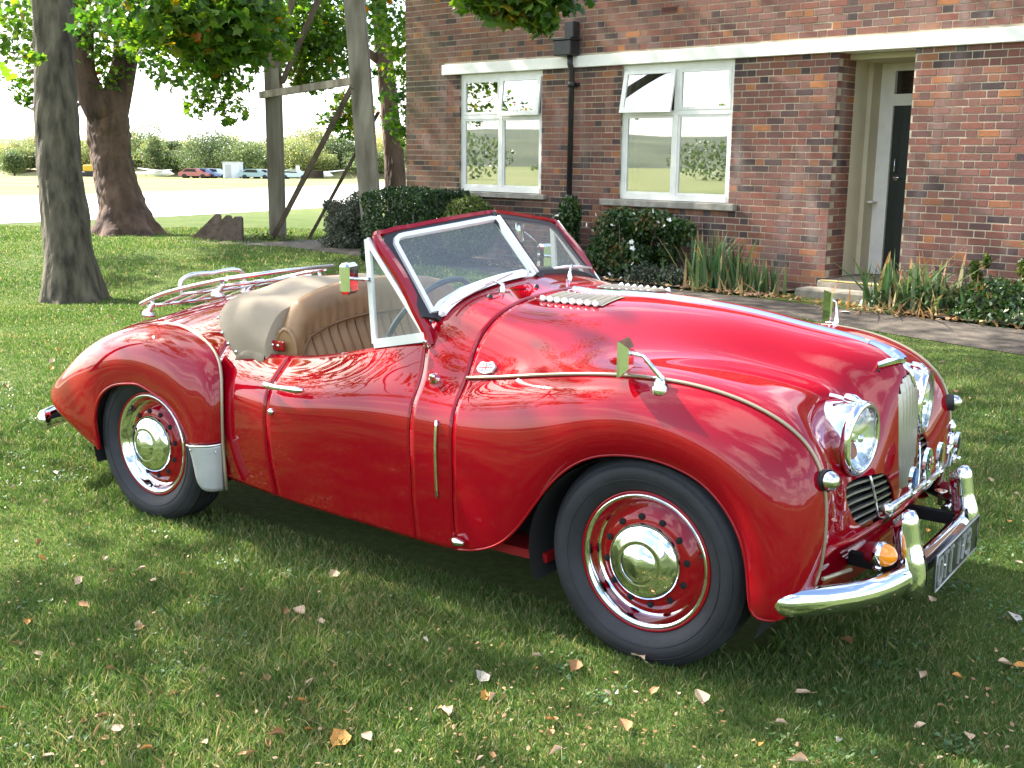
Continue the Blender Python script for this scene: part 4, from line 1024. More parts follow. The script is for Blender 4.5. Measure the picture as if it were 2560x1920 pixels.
def _blur(G, ax, sig):
    r = int(3 * sig); k = np.exp(-.5 * (np.arange(-r, r + 1) / sig) ** 2); k /= k.sum()
    G = np.moveaxis(G, ax, 0)
    a = 2 * G[:1] - G[r:0:-1]; b = 2 * G[-1:] - G[-2:-r - 2:-1]
    Q = np.concatenate([a, G, b]); out = sum(k[i] * Q[i:i + len(G)] for i in range(2 * r + 1))
    return np.moveaxis(out, 0, ax)
MS, MV = np.linspace(0, 18, 361), np.linspace(-9, 9, 181)
MG = surf_raw(MS, MV)
MG = _blur(_blur(MG, 0, 5.0), 1, 3.2)
def _cr(x, n):
    i = np.clip(np.floor(x).astype(int), 0, n - 2); t = x - i
    w = np.stack([-.5 * t + t * t - .5 * t ** 3, 1 - 2.5 * t * t + 1.5 * t ** 3, .5 * t + 2 * t * t - 1.5 * t ** 3, -.5 * t * t + .5 * t ** 3], 1)
    ix = np.clip(np.stack([i - 1, i, i + 1, i + 2], 1), 0, n - 1)
    return w, ix
def surf(ss, vv):
    """points of the body; vv runs -9..9, negative = the side facing the camera"""
    ss = np.asarray(ss, float); vv = np.asarray(vv, float)
    wu, iu = _cr(ss / 18 * 360, 361); wv, iv = _cr((vv + 9) / 18 * 180, 181)
    A = np.einsum('ak,akvc->avc', wu, MG[iu]); return np.einsum('bk,abkc->abc', wv, A[:, iv])
def s_at_x(x, vv):
    """station at which each row reaches a given distance along the car"""
    out = []
    for v in vv:
        w, iv = _cr(np.array([(v + 9) / 18 * 180]), 181); xs = (MG[:, iv[0], 0] * w[0]).sum(1)
        m = (MS > 4.6) & (MS < 9.6); out.append(np.interp(x, xs[m], MS[m]))
    return np.array(out)
def surf2(S, vv):
    out = np.zeros(S.shape + (3,))
    for j, v in enumerate(vv): out[:, j] = surf(S[:, j], [v])[:, 0]
    return out
def span(a, b, n):
    t = np.linspace(0, 1, n)[:, None]; return np.asarray(a)[None] * (1 - t) + np.asarray(b)[None] * t
def shell(grids, name, parent, mat, th=0.012, mats=None):
    """grids of surface points made into thin closed shells"""
    mb = MB()
    for G in grids:
        ns, nv = G.shape[:2]
        du = np.gradient(G, axis=0); dv = np.gradient(G, axis=1)
        N = np.cross(du, dv); N /= np.linalg.norm(N, axis=2)[..., None] + 1e-12
        c = G.reshape(-1, 3).mean(0)
        ref = G.reshape(-1, 3) - np.array([c[0] * .9, 0, .45])
        if (N.reshape(-1, 3) * ref).sum() < 0: N = -N
        I = G - N * th
        vs = list(G.reshape(-1, 3)) + list(I.reshape(-1, 3)); o = ns * nv; fs = []
        f = lambda i, j: i * nv + j
        for i in range(ns - 1):
            for j in range(nv - 1):
                fs.append((f(i, j), f(i + 1, j), f(i + 1, j + 1), f(i, j + 1)))
                fs.append((o + f(i, j), o + f(i, j + 1), o + f(i + 1, j + 1), o + f(i + 1, j)))
        ne = len(fs)
        for i in range(ns - 1):
            fs.append((f(i, 0), o + f(i, 0), o + f(i + 1, 0), f(i + 1, 0)))
            fs.append((f(i, nv - 1), f(i + 1, nv - 1), o + f(i + 1, nv - 1), o + f(i, nv - 1)))
        for j in range(nv - 1):
            fs.append((f(0, j), f(0, j + 1), o + f(0, j + 1), o + f(0, j)))
            fs.append((f(ns - 1, j), o + f(ns - 1, j), o + f(ns - 1, j + 1), f(ns - 1, j + 1)))
        b = len(mb.v); mb.add(vs, fs[:ne], True)
        for q in fs[ne:]: mb.f.append(tuple(b + k for k in q)); mb.sm.append(False); mb.mi.append(0)
    return mb.build(name, mats or mat, parent)
def lin(a, b, n): return np.linspace(a, b, n)
g_ = .012                                                      # half a panel gap in station units
bonnet = shell([surf(lin(9 + g_, 17, 110), lin(-4.985, 4.985, 110))], 'bonnet', car, RED)
scuttle = shell([surf(lin(8.0, 9 - g_, 12), lin(-9, 9, 150))], 'scuttle', car, RED)
body_rear = shell([surf(lin(0, 5.1, 60), lin(-9, 9, 110)), surf2(span(np.full(40, 5.1), s_at_x(-.4325, lin(-9, -4, 40)), 16), lin(-9, -4, 40)), surf2(span(np.full(40, 5.1), s_at_x(-.4325, lin(4, 9, 40)), 16), lin(4, 9, 40))], 'rear_body', car, RED)
for sg in (-1, 1):
    v0, v1 = (lin(-9, -5.015, 50) if sg < 0 else lin(5.015, 9, 50)), (lin(-9, -4, 50) if sg < 0 else lin(4, 9, 50))
    wing = shell([surf(lin(9 + g_, 18, 120), v0)], 'front_wing', car, RED)
    door = shell([surf2(span(s_at_x(-.428, v1), np.full(50, 8 - .013), 36), v1)], 'door', car, RED)
    # wing lip: thicker rolled edge round the wheel opening
    e = surf(lin(9 + g_, 18, 140), [sg * 9])[:, 0]
    MB().tube(e - [0, sg * .002, 0], .0045, 8).build('wheel_arch_lip', RED, wing)
    bd = surf(lin(9.0, 18, 120), [sg * 5])[:, 0]
    bd[:, 1] += sg * .004; bd[:, 2] += .003
    MB().tube(bd, .0058, 8).build('beading', BEADM, wing)
    # thin chrome strip behind the wing
    st = surf([8.62], lin(sg * 6.35, sg * 7.9, 12))[0]; st[:, 1] += sg * .004
    MB().tube(st, .006, 8).build('chrome_strip', CHROME, scuttle)
    # little fittings on the scuttle edge
    for s_, v_, r_ in ((8.25, 5.05, .017), (8.02, 4.03, .012)):
        c = surf([s_], [sg * v_])[0, 0]
        MB().lathe([(-.004, r_ * 1.2), (.006, r_ * 1.2), (.010, r_ * .7), (.022, r_ * .75), (.03, r_ * .5), (.034, 0.0)], c, (0.15, sg * .8, .55), 16).build('chrome_knob', CHROME, scuttle)
    a_ = surf([9.02], [sg * 8.75])[0, 0]
    MB().tube([a_ + [-.012, sg * .004, 0], a_ + [.02, sg * .022, 0], a_ + [.045, sg * .012, -.002]], [.012, .016, .008], 10).build('jacking_plug', CHROME, wing)
    # door handle and lock
    hb = np.array([-.43, sg * .742, .679])
    h = MB()
    h.tube([hb, hb + [.03, sg * .018, .003], hb + [.10, sg * .024, .004], hb + [.19, sg * .022, .006], hb + [.215, sg * .012, .006]], [.012, .014, .0105, .012, .008], 12)
    h.tube([hb + [.17, 0, .004], hb + [.17, sg * .02, .004]], .012, 12)
    h.build('door_handle', CHROME, door)
    MB().lathe([(-.01, .013), (.006, .013), (.011, .009), (.012, 0)], (-.399, sg * .742, .578), (0, sg, 0), 16).build('door_lock', CHROME, door)
    # inner wheel housings
    for xc, r in ((1.181, .47), (-1.181, .42)):
        mb = MB(); ys = (sg * .735, sg * .38); n = 26; vs = []
        for y in ys:
            for k in range(n): w = -.35 + (PI + .7) * k / (n - 1); vs.append((xc + r * math.cos(w) * .86, y, .30 + r * math.sin(w) * .74))
        fs = [(k, k + 1, n + k + 1, n + k) for k in range(n - 1)] + [tuple(range(n, 2 * n))]
        mb.add(vs, fs, True); mb.build('wheel_housing', DARK, car)

# openings in the nose: centre grille and two vents
def cutter(poly, x0, x1):
    mb = MB(); mb.prism(poly, lambda p: (x0, p[0], p[1]), lambda p: (x1, p[0], p[1]))
    return mb.build('cutter', DARK)
def arc_pts(pts, n=3):
    P = np.array(pts + [pts[0]], float); out = []
    for i in range(len(P) - 1):
        a = P[i - 1] if i else P[-2]; b = P[i]; c = P[i + 1]
        r = .28
        p0 = b + (a - b) * r; p1 = b + (c - b) * r
        for k in range(n + 1):
            t = k / n; out.append(tuple((1 - t) ** 2 * p0 + 2 * t * (1 - t) * b + t * t * p1))
    return out
VENT = arc_pts([(.432, .552), (.405, .587), (.30, .592), (.17, .582), (.105, .50), (.085, .435), (.20, .428), (.345, .442), (.40, .485)])
GRL = [(.062, .50), (.075, .56), (.088, .64), (.092, .72), (.088, .79), (.072, .835), (.045, .862), (0, .872)]
GRL = [(-a, b) for a, b in GRL] + [(a, b) for a, b in GRL[::-1][1:]]
cuts = [cutter(VENT, 1.60, 1.85), cutter([(-a, b) for a, b in VENT], 1.60, 1.85), cutter(GRL, 1.64, 1.85)]
for c in cuts:
    md = bonnet.modifiers.new('cut', 'BOOLEAN'); md.operation = 'DIFFERENCE'; md.object = c; md.solver = 'EXACT'
dg = bpy.context.evaluated_depsgraph_get()
bonnet.update_tag(); dg.update()
new = bpy.data.meshes.new_from_object(bonnet.evaluated_get(dg))
print('bonnet verts', len(bonnet.data.vertices), len(new.vertices))
if len(new.vertices) > 500:
    from mathutils.kdtree import KDTree
    src = bonnet.data; kd = KDTree(len(src.vertices))
    for v in src.vertices: kd.insert(v.co, v.index)
    kd.balance()
    nrm = []
    for v in new.vertices:
        hits = kd.find_n(v.co, 4)
        acc = Vector((0, 0, 0))
        for co, ix, d in hits: acc += src.vertices[ix].normal / (d + 1e-4)
        nrm.append(acc.normalized())
    bonnet.modifiers.clear(); bonnet.data = new
    new.normals_split_custom_set_from_vertices(nrm)
else:
    bonnet.modifiers.clear()
for c in cuts: bpy.data.objects.remove(c)

def nose_x(y, z):
    """distance of the nose skin at a height and half-width"""
    G = NOSE; d = (G[..., 1] - abs(y)) ** 2 + (G[..., 2] - z) ** 2
    i = np.argsort(d.ravel())[:4]; w = 1 / (d.ravel()[i] + 1e-6)
    return float((G[..., 0].ravel()[i] * w).sum() / w.sum())
NOSE = surf(lin(14.2, 17, 90), lin(0, 5, 90))
# centre grille: vertical slats bowed with the nose
gb = MB()
zz_ = lin(.505, .86, 14)
for k in range(-4, 5):
    pts = []
    ks = abs(k) * .0195; ztop = float(np.interp(ks, [0, .045, .072, .088], [.866, .858, .832, .785])); zbot = float(np.interp(ks, [0, .058, .088], [.505, .505, .62]))
    for z in lin(zbot, ztop, 14):
        half = np.interp(z, [.5, .56, .64, .72, .79, .835, .862, .872], [.062, .075, .088, .092, .088, .072, .045, .02])
        y = k * .0195 * (1 - .18 * ((z - .72) / .2) ** 2)
        pts.append((nose_x(y, z) + .001, y, z))
    sl = MB().tube(pts, 1.0, sec=[(-.0098, -.008), (-.0045, .006), (.0045, .006), (.0098, -.008)], up=(1, 0, 0))
    sl.build('grille_slat', SLATM, car)
gbk = MB(); gbk.box((1.66, 0, .68), (.02, .22, .42)); gbk.build('grille_back', DARK, car)
for sg in (-1, 1):
    MB().box((1.635, sg * .26, .51), (.02, .40, .22)).build('vent_back', DARK, car)
    for k in range(6):
        z = .452 + k * .024
        yo = np.interp(z, [.43, .445, .485, .552, .587], [.34, .36, .405, .435, .41]); yi = np.interp(z, [.43, .50, .585], [.085, .105, .175])
        ys = lin(yi, yo, 8)
        pts = [(nose_x(y, z) - .014, sg * y, z) for y in ys]
        MB().tube(pts, 1.0, sec=[(-.004, -.008), (.003, -.008), (.004, .006), (-.003, .006)], up=(1, 0, 0)).build('vent_slat', SLATM, car)
    pts = [(nose_x(.25, z) - .004, sg * (.21 + (z - .44) * .35), z) for z in lin(.436, .588, 8)]
    MB().tube(pts, .005, 8).build('vent_bar', CHROME, car)

# bonnet centre strip, mascot, louvre panels, badge
cs = surf(lin(9.03, 14.15, 60), [0.0])[:, 0]; cs[:, 2] += .004
MB().tube(cs, 1.0, sec=[(-.011, -.004), (-.008, .004), (0, .007), (.008, .004), (.011, -.004)], up=(0, 0, 1)).build('centre_strip', CHROME, bonnet)
cs2 = surf(lin(14.17, 14.85, 10), [0.0])[:, 0]; cs2[:, 2] += .006
ms = MB(); ms.tube(cs2, [1, 1.05, 1.15, 1.3, 1.5, 1.7, 1.9, 2.1, 2.2, 2.2], sec=[(-.013, -.004), (-.009, .005), (0, .009), (.009, .005), (.013, -.004)], up=(0, 0, 1))
t_ = cs2[-1]
for sg in (-1, 1):
    ms.add([t_ + [-.06, 0, .016], t_ + [.012, 0, .006], t_ + [.004, sg * .040, .012], t_ + [-.035, sg * .125, -.002], t_ + [-.065, sg * .05, .008],
            t_ + [-.06, 0, .004], t_ + [.012, 0, -.006], t_ + [.002, sg * .040, -.002], t_ + [-.035, sg * .122, -.010], t_ + [-.065, sg * .05, -.002]],
           [(0, 1, 2, 3, 4), (9, 8, 7, 6, 5), (1, 6, 7, 2), (2, 7, 8, 3), (3, 8, 9, 4), (4, 9, 5, 0)])
ms.tube([t_ + [-.02, 0, .0], t_ + [.028, 0, -.03], t_ + [.045, 0, -.08]], [.012, .010, .004], 8)
ms.build('bonnet_mascot', CHROME, bonnet)
LOUV = material('louvre_metal', (.42, .36, .26), rough=.35, metal=.5)  # tan puts the light mirrored on the louvres into their colour
WALU = material('bright_aluminium', (.82, .82, .84), rough=.32, metal=.35, coat=.4)
for sg in (-1, 1):
    lp = MB()
    G = surf(lin(9.17, 10.2, 8), lin(sg * .48, sg * 1.30, 8)); G[..., 2] += .004
    idx = lambda i, j: i * 8 + j
    lp.add(G.reshape(-1, 3), [(idx(i, j), idx(i + 1, j), idx(i + 1, j + 1), idx(i, j + 1)) for i in range(7) for j in range(7)], True)
    panel = lp.build('vent_panel', BEADM, bonnet)  # beige stands for light mirrored on the panel
    for k in range(8):
        s_ = 9.23 + k * .125
        L = surf([s_], lin(sg * .52, sg * 1.27, 10))[0]; L[:, 2] += .005
        n = len(L); up_ = np.array([0, 0, 1.])
        lv = MB(); lv.tube(L, [.6, .9, 1, 1, 1, 1, 1, 1, .9, .6], sec=[(-.012, -.006), (-.009, .004), (0, .009), (.009, .005), (.012, -.006)], up=(0, 0, 1))
        lv.build('louvre', LOUV, bonnet)
        MB().tube([L[-1] + [-.004, 0, -.002], L[-1] + [0, sg * .012, .004], L[-1] + [.004, sg * .02, -.004]], [.008, .012, .004], 8).build('louvre_end', WALU, bonnet)
        MB().tube([L[0] + [0, 0, -.002], L[0] + [0, -sg * .012, .004]], [.006, .002], 6).build('louvre_tip', WALU, bonnet)
# small flag badge on the bonnet side: a ragged union flag
WHITEE = material('badge_white', (.50, .50, .52), rough=.3, coat=.5)
REDB = material('badge_red', (.6, .02, .03), rough=.3, coat=.5); BLUEB = material('badge_blue', (.05, .10, .35), rough=.3, coat=.5)
GREENB = material('badge_green', (.02, .28, .12), rough=.25, coat=.6); LBLUE = material('badge_pale_blue', (.16, .30, .62), rough=.25, coat=.6)
fc = surf([9.32], [-4.62])[0, 0]; ft = surf([9.42], [-4.62])[0, 0] - fc; fu = surf([9.32], [-4.5])[0, 0] - fc
A_ = rot_axes(ft, np.cross(fu, ft)); A_ = A_ if A_[1, 2] < 0 else rot_axes(ft, -np.cross(fu, ft))
def flat(shape, off): return [fc + A_[:, 0] * a + A_[:, 1] * b + A_[:, 2] * off for a, b in shape]
fl = MB()
out = [(.034 * (1 + .10 * math.sin(6 * w + 1)) * math.copysign(abs(math.cos(w)) ** .6, math.cos(w)), .020 * (1 + .12 * math.sin(7 * w)) * math.copysign(abs(math.sin(w)) ** .6, math.sin(w))) for w in np.linspace(0, 2 * PI, 30)[:-1]]
fl.add(flat(out, .010) + flat(out, -.006), [tuple(range(29))] + [(i, (i + 1) % 29, 29 + (i + 1) % 29, 29 + i) for i in range(29)], False, 0)
def bar(a, b, w, off, mi):
    a = np.array(a); b = np.array(b); d = (b - a) / np.linalg.norm(b - a); n = np.array([-d[1], d[0]]) * w
    fl.add(flat([a - n, b - n, b + n, a + n], off), [(0, 1, 2, 3)], False, mi)
for a, b in (((-.008, .006), (-.026, .012)), ((.008, .006), (.026, .012)), ((-.008, -.006), (-.026, -.012)), ((.008, -.006), (.026, -.012)), ((-.008, .009), (-.016, .014)), ((.008, .009), (.016, .014)), ((.008, -.009), (.016, -.014)), ((-.008, -.009), (-.016, -.014))):
    bar(a, b, .0016, .0106, 2)
bar((-.030, 0), (.030, 0), .0018, .0112, 1); bar((0, -.017), (0, .017), .0018, .0114, 1)
fl.build('flag_badge', [WHITEE, REDB, BLUEB], bonnet, fixn=False)

# ---------------- rear wings with stone guards
WR = {0: [(0, -.712, .712, .405), (1, -.716, .704, .60), (2, -.762, .672, .718), (3, -.915, .62, .790), (4, -1.18, .565, .822), (5, -1.45, .54, .77), (6, -1.68, .50, .67), (7, -1.86, .47, .55), (8, -1.97, .45, .45), (9, -1.97, .45, .37)],
      1: [(0, -.733, .750, .40), (1, -.742, .744, .59), (2, -.79, .715, .712), (3, -.94, .672, .79), (4, -1.19, .63, .825), (5, -1.45, .61, .775), (6, -1.68, .585, .68), (7, -1.87, .56, .555), (8, -1.985, .54, .45), (9, -1.96, .55, .37)],
      2: [(0, -.775, .768, .395), (1, -.795, .765, .56), (2, -.85, .757, .665), (3, -.975, .745, .742), (4, -1.2, .725, .78), (5, -1.44, .71, .745), (6, -1.66, .69, .655), (7, -1.85, .665, .54), (8, -1.965, .635, .44), (9, -1.91, .645, .372)],
      3: [(0, -.82, .775, .39), (1, -.845, .776, .51), (2, -.905, .777, .60), (3, -1.005, .775, .66), (4, -1.2, .772, .69), (5, -1.41, .768, .655), (6, -1.57, .76, .56), (7, -1.68, .75, .45), (8, -1.74, .74, .37), (9, -1.70, .728, .325)],
      4: [(0, -.862, .766, .388), (1, -.885, .766, .445), (2, -.965, .766, .525), (2.6, -1.037, .766, .557), (3.2, -1.121, .766, .582), (4, -1.21, .766, .588), (4.6, -1.302, .766, .573), (5.2, -1.373, .766, .546), (5.8, -1.43, .766, .502), (6.4, -1.464, .766, .445), (7.2, -1.479, .764, .383), (8.2, -1.478, .760, .315), (9, -1.476, .756, .262)]}
UW = np.array([0, .2, .36, .55, .82, 1.1, 1.35, 1.58, 1.74, 1.84])
def surfw(ss, vv, sg):
    u = np.interp(ss, range(10), UW); R_ = []
    for r in range(5):
        t = np.interp([p[0] for p in WR[r]], range(10), UW); R_.append(cspline(t, np.array([p[1:] for p in WR[r]]), u))
    S = np.stack(R_, 1); out = np.zeros((len(ss), len(vv), 3))
    for i in range(len(ss)):
        d = np.linalg.norm(np.diff(S[i], axis=0), axis=1); t = np.r_[0, np.cumsum(d)]
        tv = cspline(np.arange(5), t[:, None], np.asarray(vv))[:, 0]
        out[i] = cspline(t, S[i], tv)
    return out * [1, sg, 1]
for sg in (-1, 1):
    w_ = shell([surfw(lin(0, 9, 110), lin(0, 4, 44), sg)], 'rear_wing', car, RED)
    MB().tube(surfw(lin(0, 9, 110), [4], sg)[:, 0], .006, 8).build('wheel_arch_lip', RED, w_)
    bd = surfw(lin(0, 8, 100), [0], sg)[:, 0]
    bd = np.concatenate([[(-.700, sg * .712, .212), (-.706, sg * .712, .30)], bd]); bd[:, 0] += .004; bd[:, 1] += sg * .006
    MB().tube(bd, .0065, 8).build('beading', BEADM, w_)
    # stone guard: grey sheet continuing the wing down to a rounded corner
    top = surfw([0.0], lin(0, 4, 20), sg)[0]; G = np.zeros((14, 20, 3))
    for i, q in enumerate(lin(0, 1, 14)):
        for j in range(20):
            p = top[j].copy(); w = j / 19
            low = .212 + .13 * max(0, (w - .45) / .55) ** 2.2
            p[2] = top[j, 2] - .004 + (low - top[j, 2]) * q; p[0] += .028 * w * q; p[1] += sg * .004
            G[i, j] = p
    gd = shell([G], 'stone_guard', w_, ALU, th=.004)
    MB().tube(top + [0, sg * .007, -.006], .005, 8).build('guard_trim', STEEL, w_)
    for j in (3, 16): MB().lathe([(0, .005), (.003, .004), (.004, 0)], G[2, j] + [0, sg * .002, 0], (0, sg, 0), 8).build('rivet', STEEL, w_)

# ---------------- underside, sills, cabin tub
UND = material('underside', (.02, .018, .018), rough=.9)
ub = MB(); ub.box((.0, 0, .30), (3.1, 1.04, .16)); ub.build('chassis', UND, car)
for x0, x1 in ((.42, .80), (-.44, .30)): MB().box(((x0 + x1) / 2, -.56, .235), (x1 - x0, .20, .03)).build('floor_pan', RED2, car)
MB().box((-.2, 0, .40), (1.05, 1.28, .03)).build('cabin_floor', DARK, car)
for sg in (-1, 1): MB().box((-.1, sg * .625, .55), (.70, .02, .30)).build('door_trim', LEATHER, car)
MB().box((.33, 0, .60), (.03, 1.14, .50)).build('firewall', DARK, car)
dash = MB(); dash.box((.225, 0, .90), (.05, 1.02, .14), bevel=.02); dash.build('dashboard', material('dash_paint', (.30, .02, .02), rough=.35, coat=.6), car)
ap = MB(); ya = lin(-.63, .63, 40); nA = 40
prof_a = [(.0, .43), (-.035, .415), (-.05, .385), (-.03, .33), (.015, .275), (-.02, .245), (-.45, .235)]
ap.add([(1.70 - .06 * abs(y / .63) ** 3 + dx, y, z) for dx, z in prof_a for y in ya], [(r * nA + k, r * nA + k + 1, (r + 1) * nA + k + 1, (r + 1) * nA + k) for r in range(6) for k in range(39)], True)
ap.build('front_apron', RED, car)
for sg in (-1, 1):
    MB().tube([(1.715, sg * .635, .37), (1.75, sg * .50, .365)], .006, 8).build('apron_piping', BEADM, car)
lip = [surf([16.98], [v])[0, 0] for v in lin(-5, 5, 60)]
MB().tube(np.array(lip) + [.0, 0, .0], .009, 8).build('nose_edge', RED, bonnet)

# ---------------- wheels
def make_wheel(x, sg):
    c = np.array([x, sg * .69, .322]); ax = (0, sg, 0)
    w = MB().lathe([(-.05, .20), (-.035, .205), (-.03, .165), (-.008, .15), (-.004, .14), (.003, .10), (-.01, .05)], c, ax, 60)
    w = w.build('wheel', RED, car)
    rim = MB().lathe([(-.10, .19), (-.02, .205), (.010, .2225), (.014, .221), (.013, .214), (.006, .210)], c, ax, 64).build('rim_flange', RED, w)
    MB().lathe([(.008, .2135), (.015, .2115), (.014, .205), (.004, .198), (-.020, .190), (-.032, .178), (-.036, .163), (-.034, .158), (-.042, .156)], c, ax, 72).build('trim_ring', CHROME, w)
    MB().lathe([(-.012, .118), (.010, .121), (.020, .117), (.028, .108), (.033, .096), (.034, .0915), (.042, .078), (.046, .066), (.044, .064), (.052, .058), (.062, .035), (.066, .0)], c, ax, 72).build('hubcap', CHROME, w)
    for k in range(12):
        a = 2 * PI * k / 12 + .15
        p = c + [.139 * math.cos(a), sg * -.002, .139 * math.sin(a)]
        MB().lathe([(-.002, .0105), (.0035, .0105), (.0035, .0)], p, ax, 14).build('vent_hole', DARK, w)
    for rr_ in (.262, .300): MB().tube([c + [rr_ * math.cos(w), sg * (.0375 if rr_ < .28 else .0345), rr_ * math.sin(w)] for w in np.linspace(0, 2 * PI, 81)[:-1]], .0018, 5, closed=True).build('tyre_ring', TYRE, w)
    MB().tube([c + [.168, sg * -.03, .045], c + [.186, sg * .004, .052]], .004, 6).build('valve', BLACK, w)
    R = .336
    prof = [(.006, .2195), (.012, .224), (.020, .232), (.030, .246), (.037, .262), (.040, .278), (.0385, .292), (.034, .3035), (.0315, .305), (.030, .3095), (.023, .3185), (.016, .3255), (.006, .331)]
    for k in range(5):
        a0 = .004 - k * .022
        prof += [(a0, .3335), (a0 - .0145, .3345), (a0 - .0155, .328), (a0 - .0205, .328)]
    prof += [(-.110, .333), (-.12, .329), (-.135, .31), (-.142, .28), (-.14, .25), (-.12, .222), (-.10, .21)]
    MB().lathe(prof, c, ax, 96).build('tyre', TYRE, w)
    return w
for x in (1.181, -1.181):
    for sg in (-1, 1):
        make_wheel(x, sg)

# ---------------- windscreen
wpath = [(.27, -.604, .885), (.262, -.602, .905), (.20, -.599, 1.0), (.134, -.596, 1.10), (.06, -.592, 1.178), (.012, -.588, 1.228), (-.006, -.578, 1.254), (-.010, -.555, 1.268), (-.003, -.50, 1.277)]
wtop = [(.0744 - .0766 * abs(y) / .4726, y, 1.3255 - .048 * (abs(y) / .4726) ** 1.25) for y in lin(-.42, .42, 17)]
full = wpath + wtop + [(p[0], -p[1], p[2]) for p in wpath[::-1]]
full = [(p[0] + (.004 if p[2] > 1.26 else 0), p[1], p[2] - (.012 if p[2] > 1.265 else 0)) for p in full]
wsp = smooth_path(full, 150)
wf = MB().tube(wsp, [float(np.interp(p[2], [1.2, 1.262], [1.0, .62])) for p in wsp], sec=[(-.014, -.017), (.014, -.017), (.019, 0), (.012, .017), (-.012, .017), (-.018, 0)])
frame = wf.build('windscreen_frame', RED, car)
WHITE_ALU = material('bright_aluminium', (.82, .82, .84), rough=.32, metal=.35, coat=.4)
LOOP = [(.2447, -.569, .990), (.14, -.548, 1.108), (.055, -.531, 1.20), (.0417, -.5277, 1.2155), (.033, -.515, 1.230), (.0300, -.495, 1.2375), (.0324, -.4726, 1.2409), (.07, -.25, 1.2647), (.105, -.035, 1.2885), (.1079, -.0202, 1.2860), (.115, -.019, 1.279),
        (.20, -.024, 1.19), (.2989, -.0289, 1.0858), (.293, -.045, 1.084), (.2624, -.1678, 1.0849), (.2415, -.2901, 1.0723), (.2305, -.3958, 1.0541), (.2314, -.5122, 1.0203), (.240, -.556, .998)]
def pane_loop(sg):
    L = np.array(LOOP) * [1, -sg, 1]; c = L.mean(0)
    u_, s__, vt = np.linalg.svd(L - c); N = vt[2]; N = N if N[0] > 0 else -N
    L = L - np.outer((L - c) @ N, N)
    T = np.roll(L, -1, 0) - np.roll(L, 1, 0); T /= np.linalg.norm(T, axis=1)[:, None]
    O = np.cross(T, N); O *= np.sign((O * (L - c)).sum(1).mean())
    return L, N, O
for sg in (-1, 1):
    L, N, O = pane_loop(sg); n = len(L)
    Q = L + O * .006
    MB().add([q + N * .002 for q in Q] + [q - N * .003 for q in Q], [tuple(range(n)), tuple(range(2 * n - 1, n - 1, -1))] + [(k, (k + 1) % n, n + (k + 1) % n, n + k) for k in range(n)]).build('windscreen_pane', SCREEN, frame)
    MB().tube(L + O * .029 - N * .004, 1.0, sec=[(-.020, -.007), (.020, -.007), (.020, .006), (-.020, .006)], up=tuple(N), closed=True).build('rubber_seal', BLACK, frame)
    if sg < 0:
        MB().tube(L + O * .003 + N * .005, 1.0, sec=[(-.0115, -.007), (.0115, -.007), (.009, .007), (-.009, .007)], up=tuple(N), closed=True).build('pane_frame', WHITE_ALU, frame)
MB().tube([np.array([.300, 0, 1.092]), np.array([.110, 0, 1.300])], .010, 10).build('centre_pillar', WHITE_ALU, frame)
MB().tube([np.array([.262, .606, .955]), np.array([.10, .612, 1.14]), np.array([-.005, .606, 1.255])], .007, 8).build('pillar_trim', WHITE_ALU, frame)
# tan header lining on the far half and black apron seal along the scuttle
MB().tube([(.070 - .0766 * abs(y) / .4726, y, 1.300 - .048 * (abs(y) / .4726) ** 1.25) for y in lin(.02, .52, 14)], 1.0, sec=[(-.014, -.012), (.014, -.012), (.014, .010), (-.014, .010)], up=(0, 0, 1)).build('header_lining', CANVAS, frame)
sl_ = surf([8.06], lin(-3.25, 3.25, 50))[0]; sl_[:, 2] += .006
MB().tube(sl_, 1.0, sec=[(-.016, -.008), (.016, -.008), (.010, .010), (-.010, .014)], up=(0, 0, 1)).build('scuttle_seal', BLACK, frame)
sl2 = surf([8.11], lin(-3.2, -.25, 26))[0]; sl2[:, 2] += .018
MB().tube(sl2, [.4] + [1] * 24 + [.5], sec=[(-.014, -.012), (.014, -.012), (.010, .010), (-.006, .014)], up=(0, 0, 1)).build('screen_base_strip', WHITE_ALU, frame)
# wipers
for pv, tip, el in (((8.42, -1.45), (8.22, -2.9), (8.25, -.9)), ((8.5, .55), (8.3, .3), (8.24, 1.9))):
    p = surf([pv[0]], [pv[1]])[0, 0]; a = surf([tip[0]], [tip[1]])[0, 0]; b = surf([el[0]], [el[1]])[0, 0]
    a = a + [.0, 0, .035]; b = b + [0, 0, .040]; m = (a + b) / 2 + [0, 0, .008]
    wm = MB(); wm.lathe([(-.01, .012), (.012, .012), (.02, .008), (.03, .006), (.032, 0)], p, (.1, 0, 1), 12)
    wm.tube([p + [0, 0, .025], (p + m) / 2 + [0, 0, .03], m], [.005, .004, .003], 6); wm.build('wiper_arm', CHROME, scuttle)
    MB().tube([a, (a * 2 + b) / 3 + [0, 0, .006], (a + 2 * b) / 3 + [0, 0, .006], b], [.004, .007, .007, .004], 6).build('wiper_blade', WHITE_ALU, scuttle)
for s_, v_ in ((8.45, -1.9), (8.62, -.62)):
    p = surf([s_], [v_])[0, 0]
    MB().lathe([(-.005, .011), (.008, .009), (.012, 0)], p, (.1, 0, 1), 12).build('washer_jet', BLACK, scuttle)
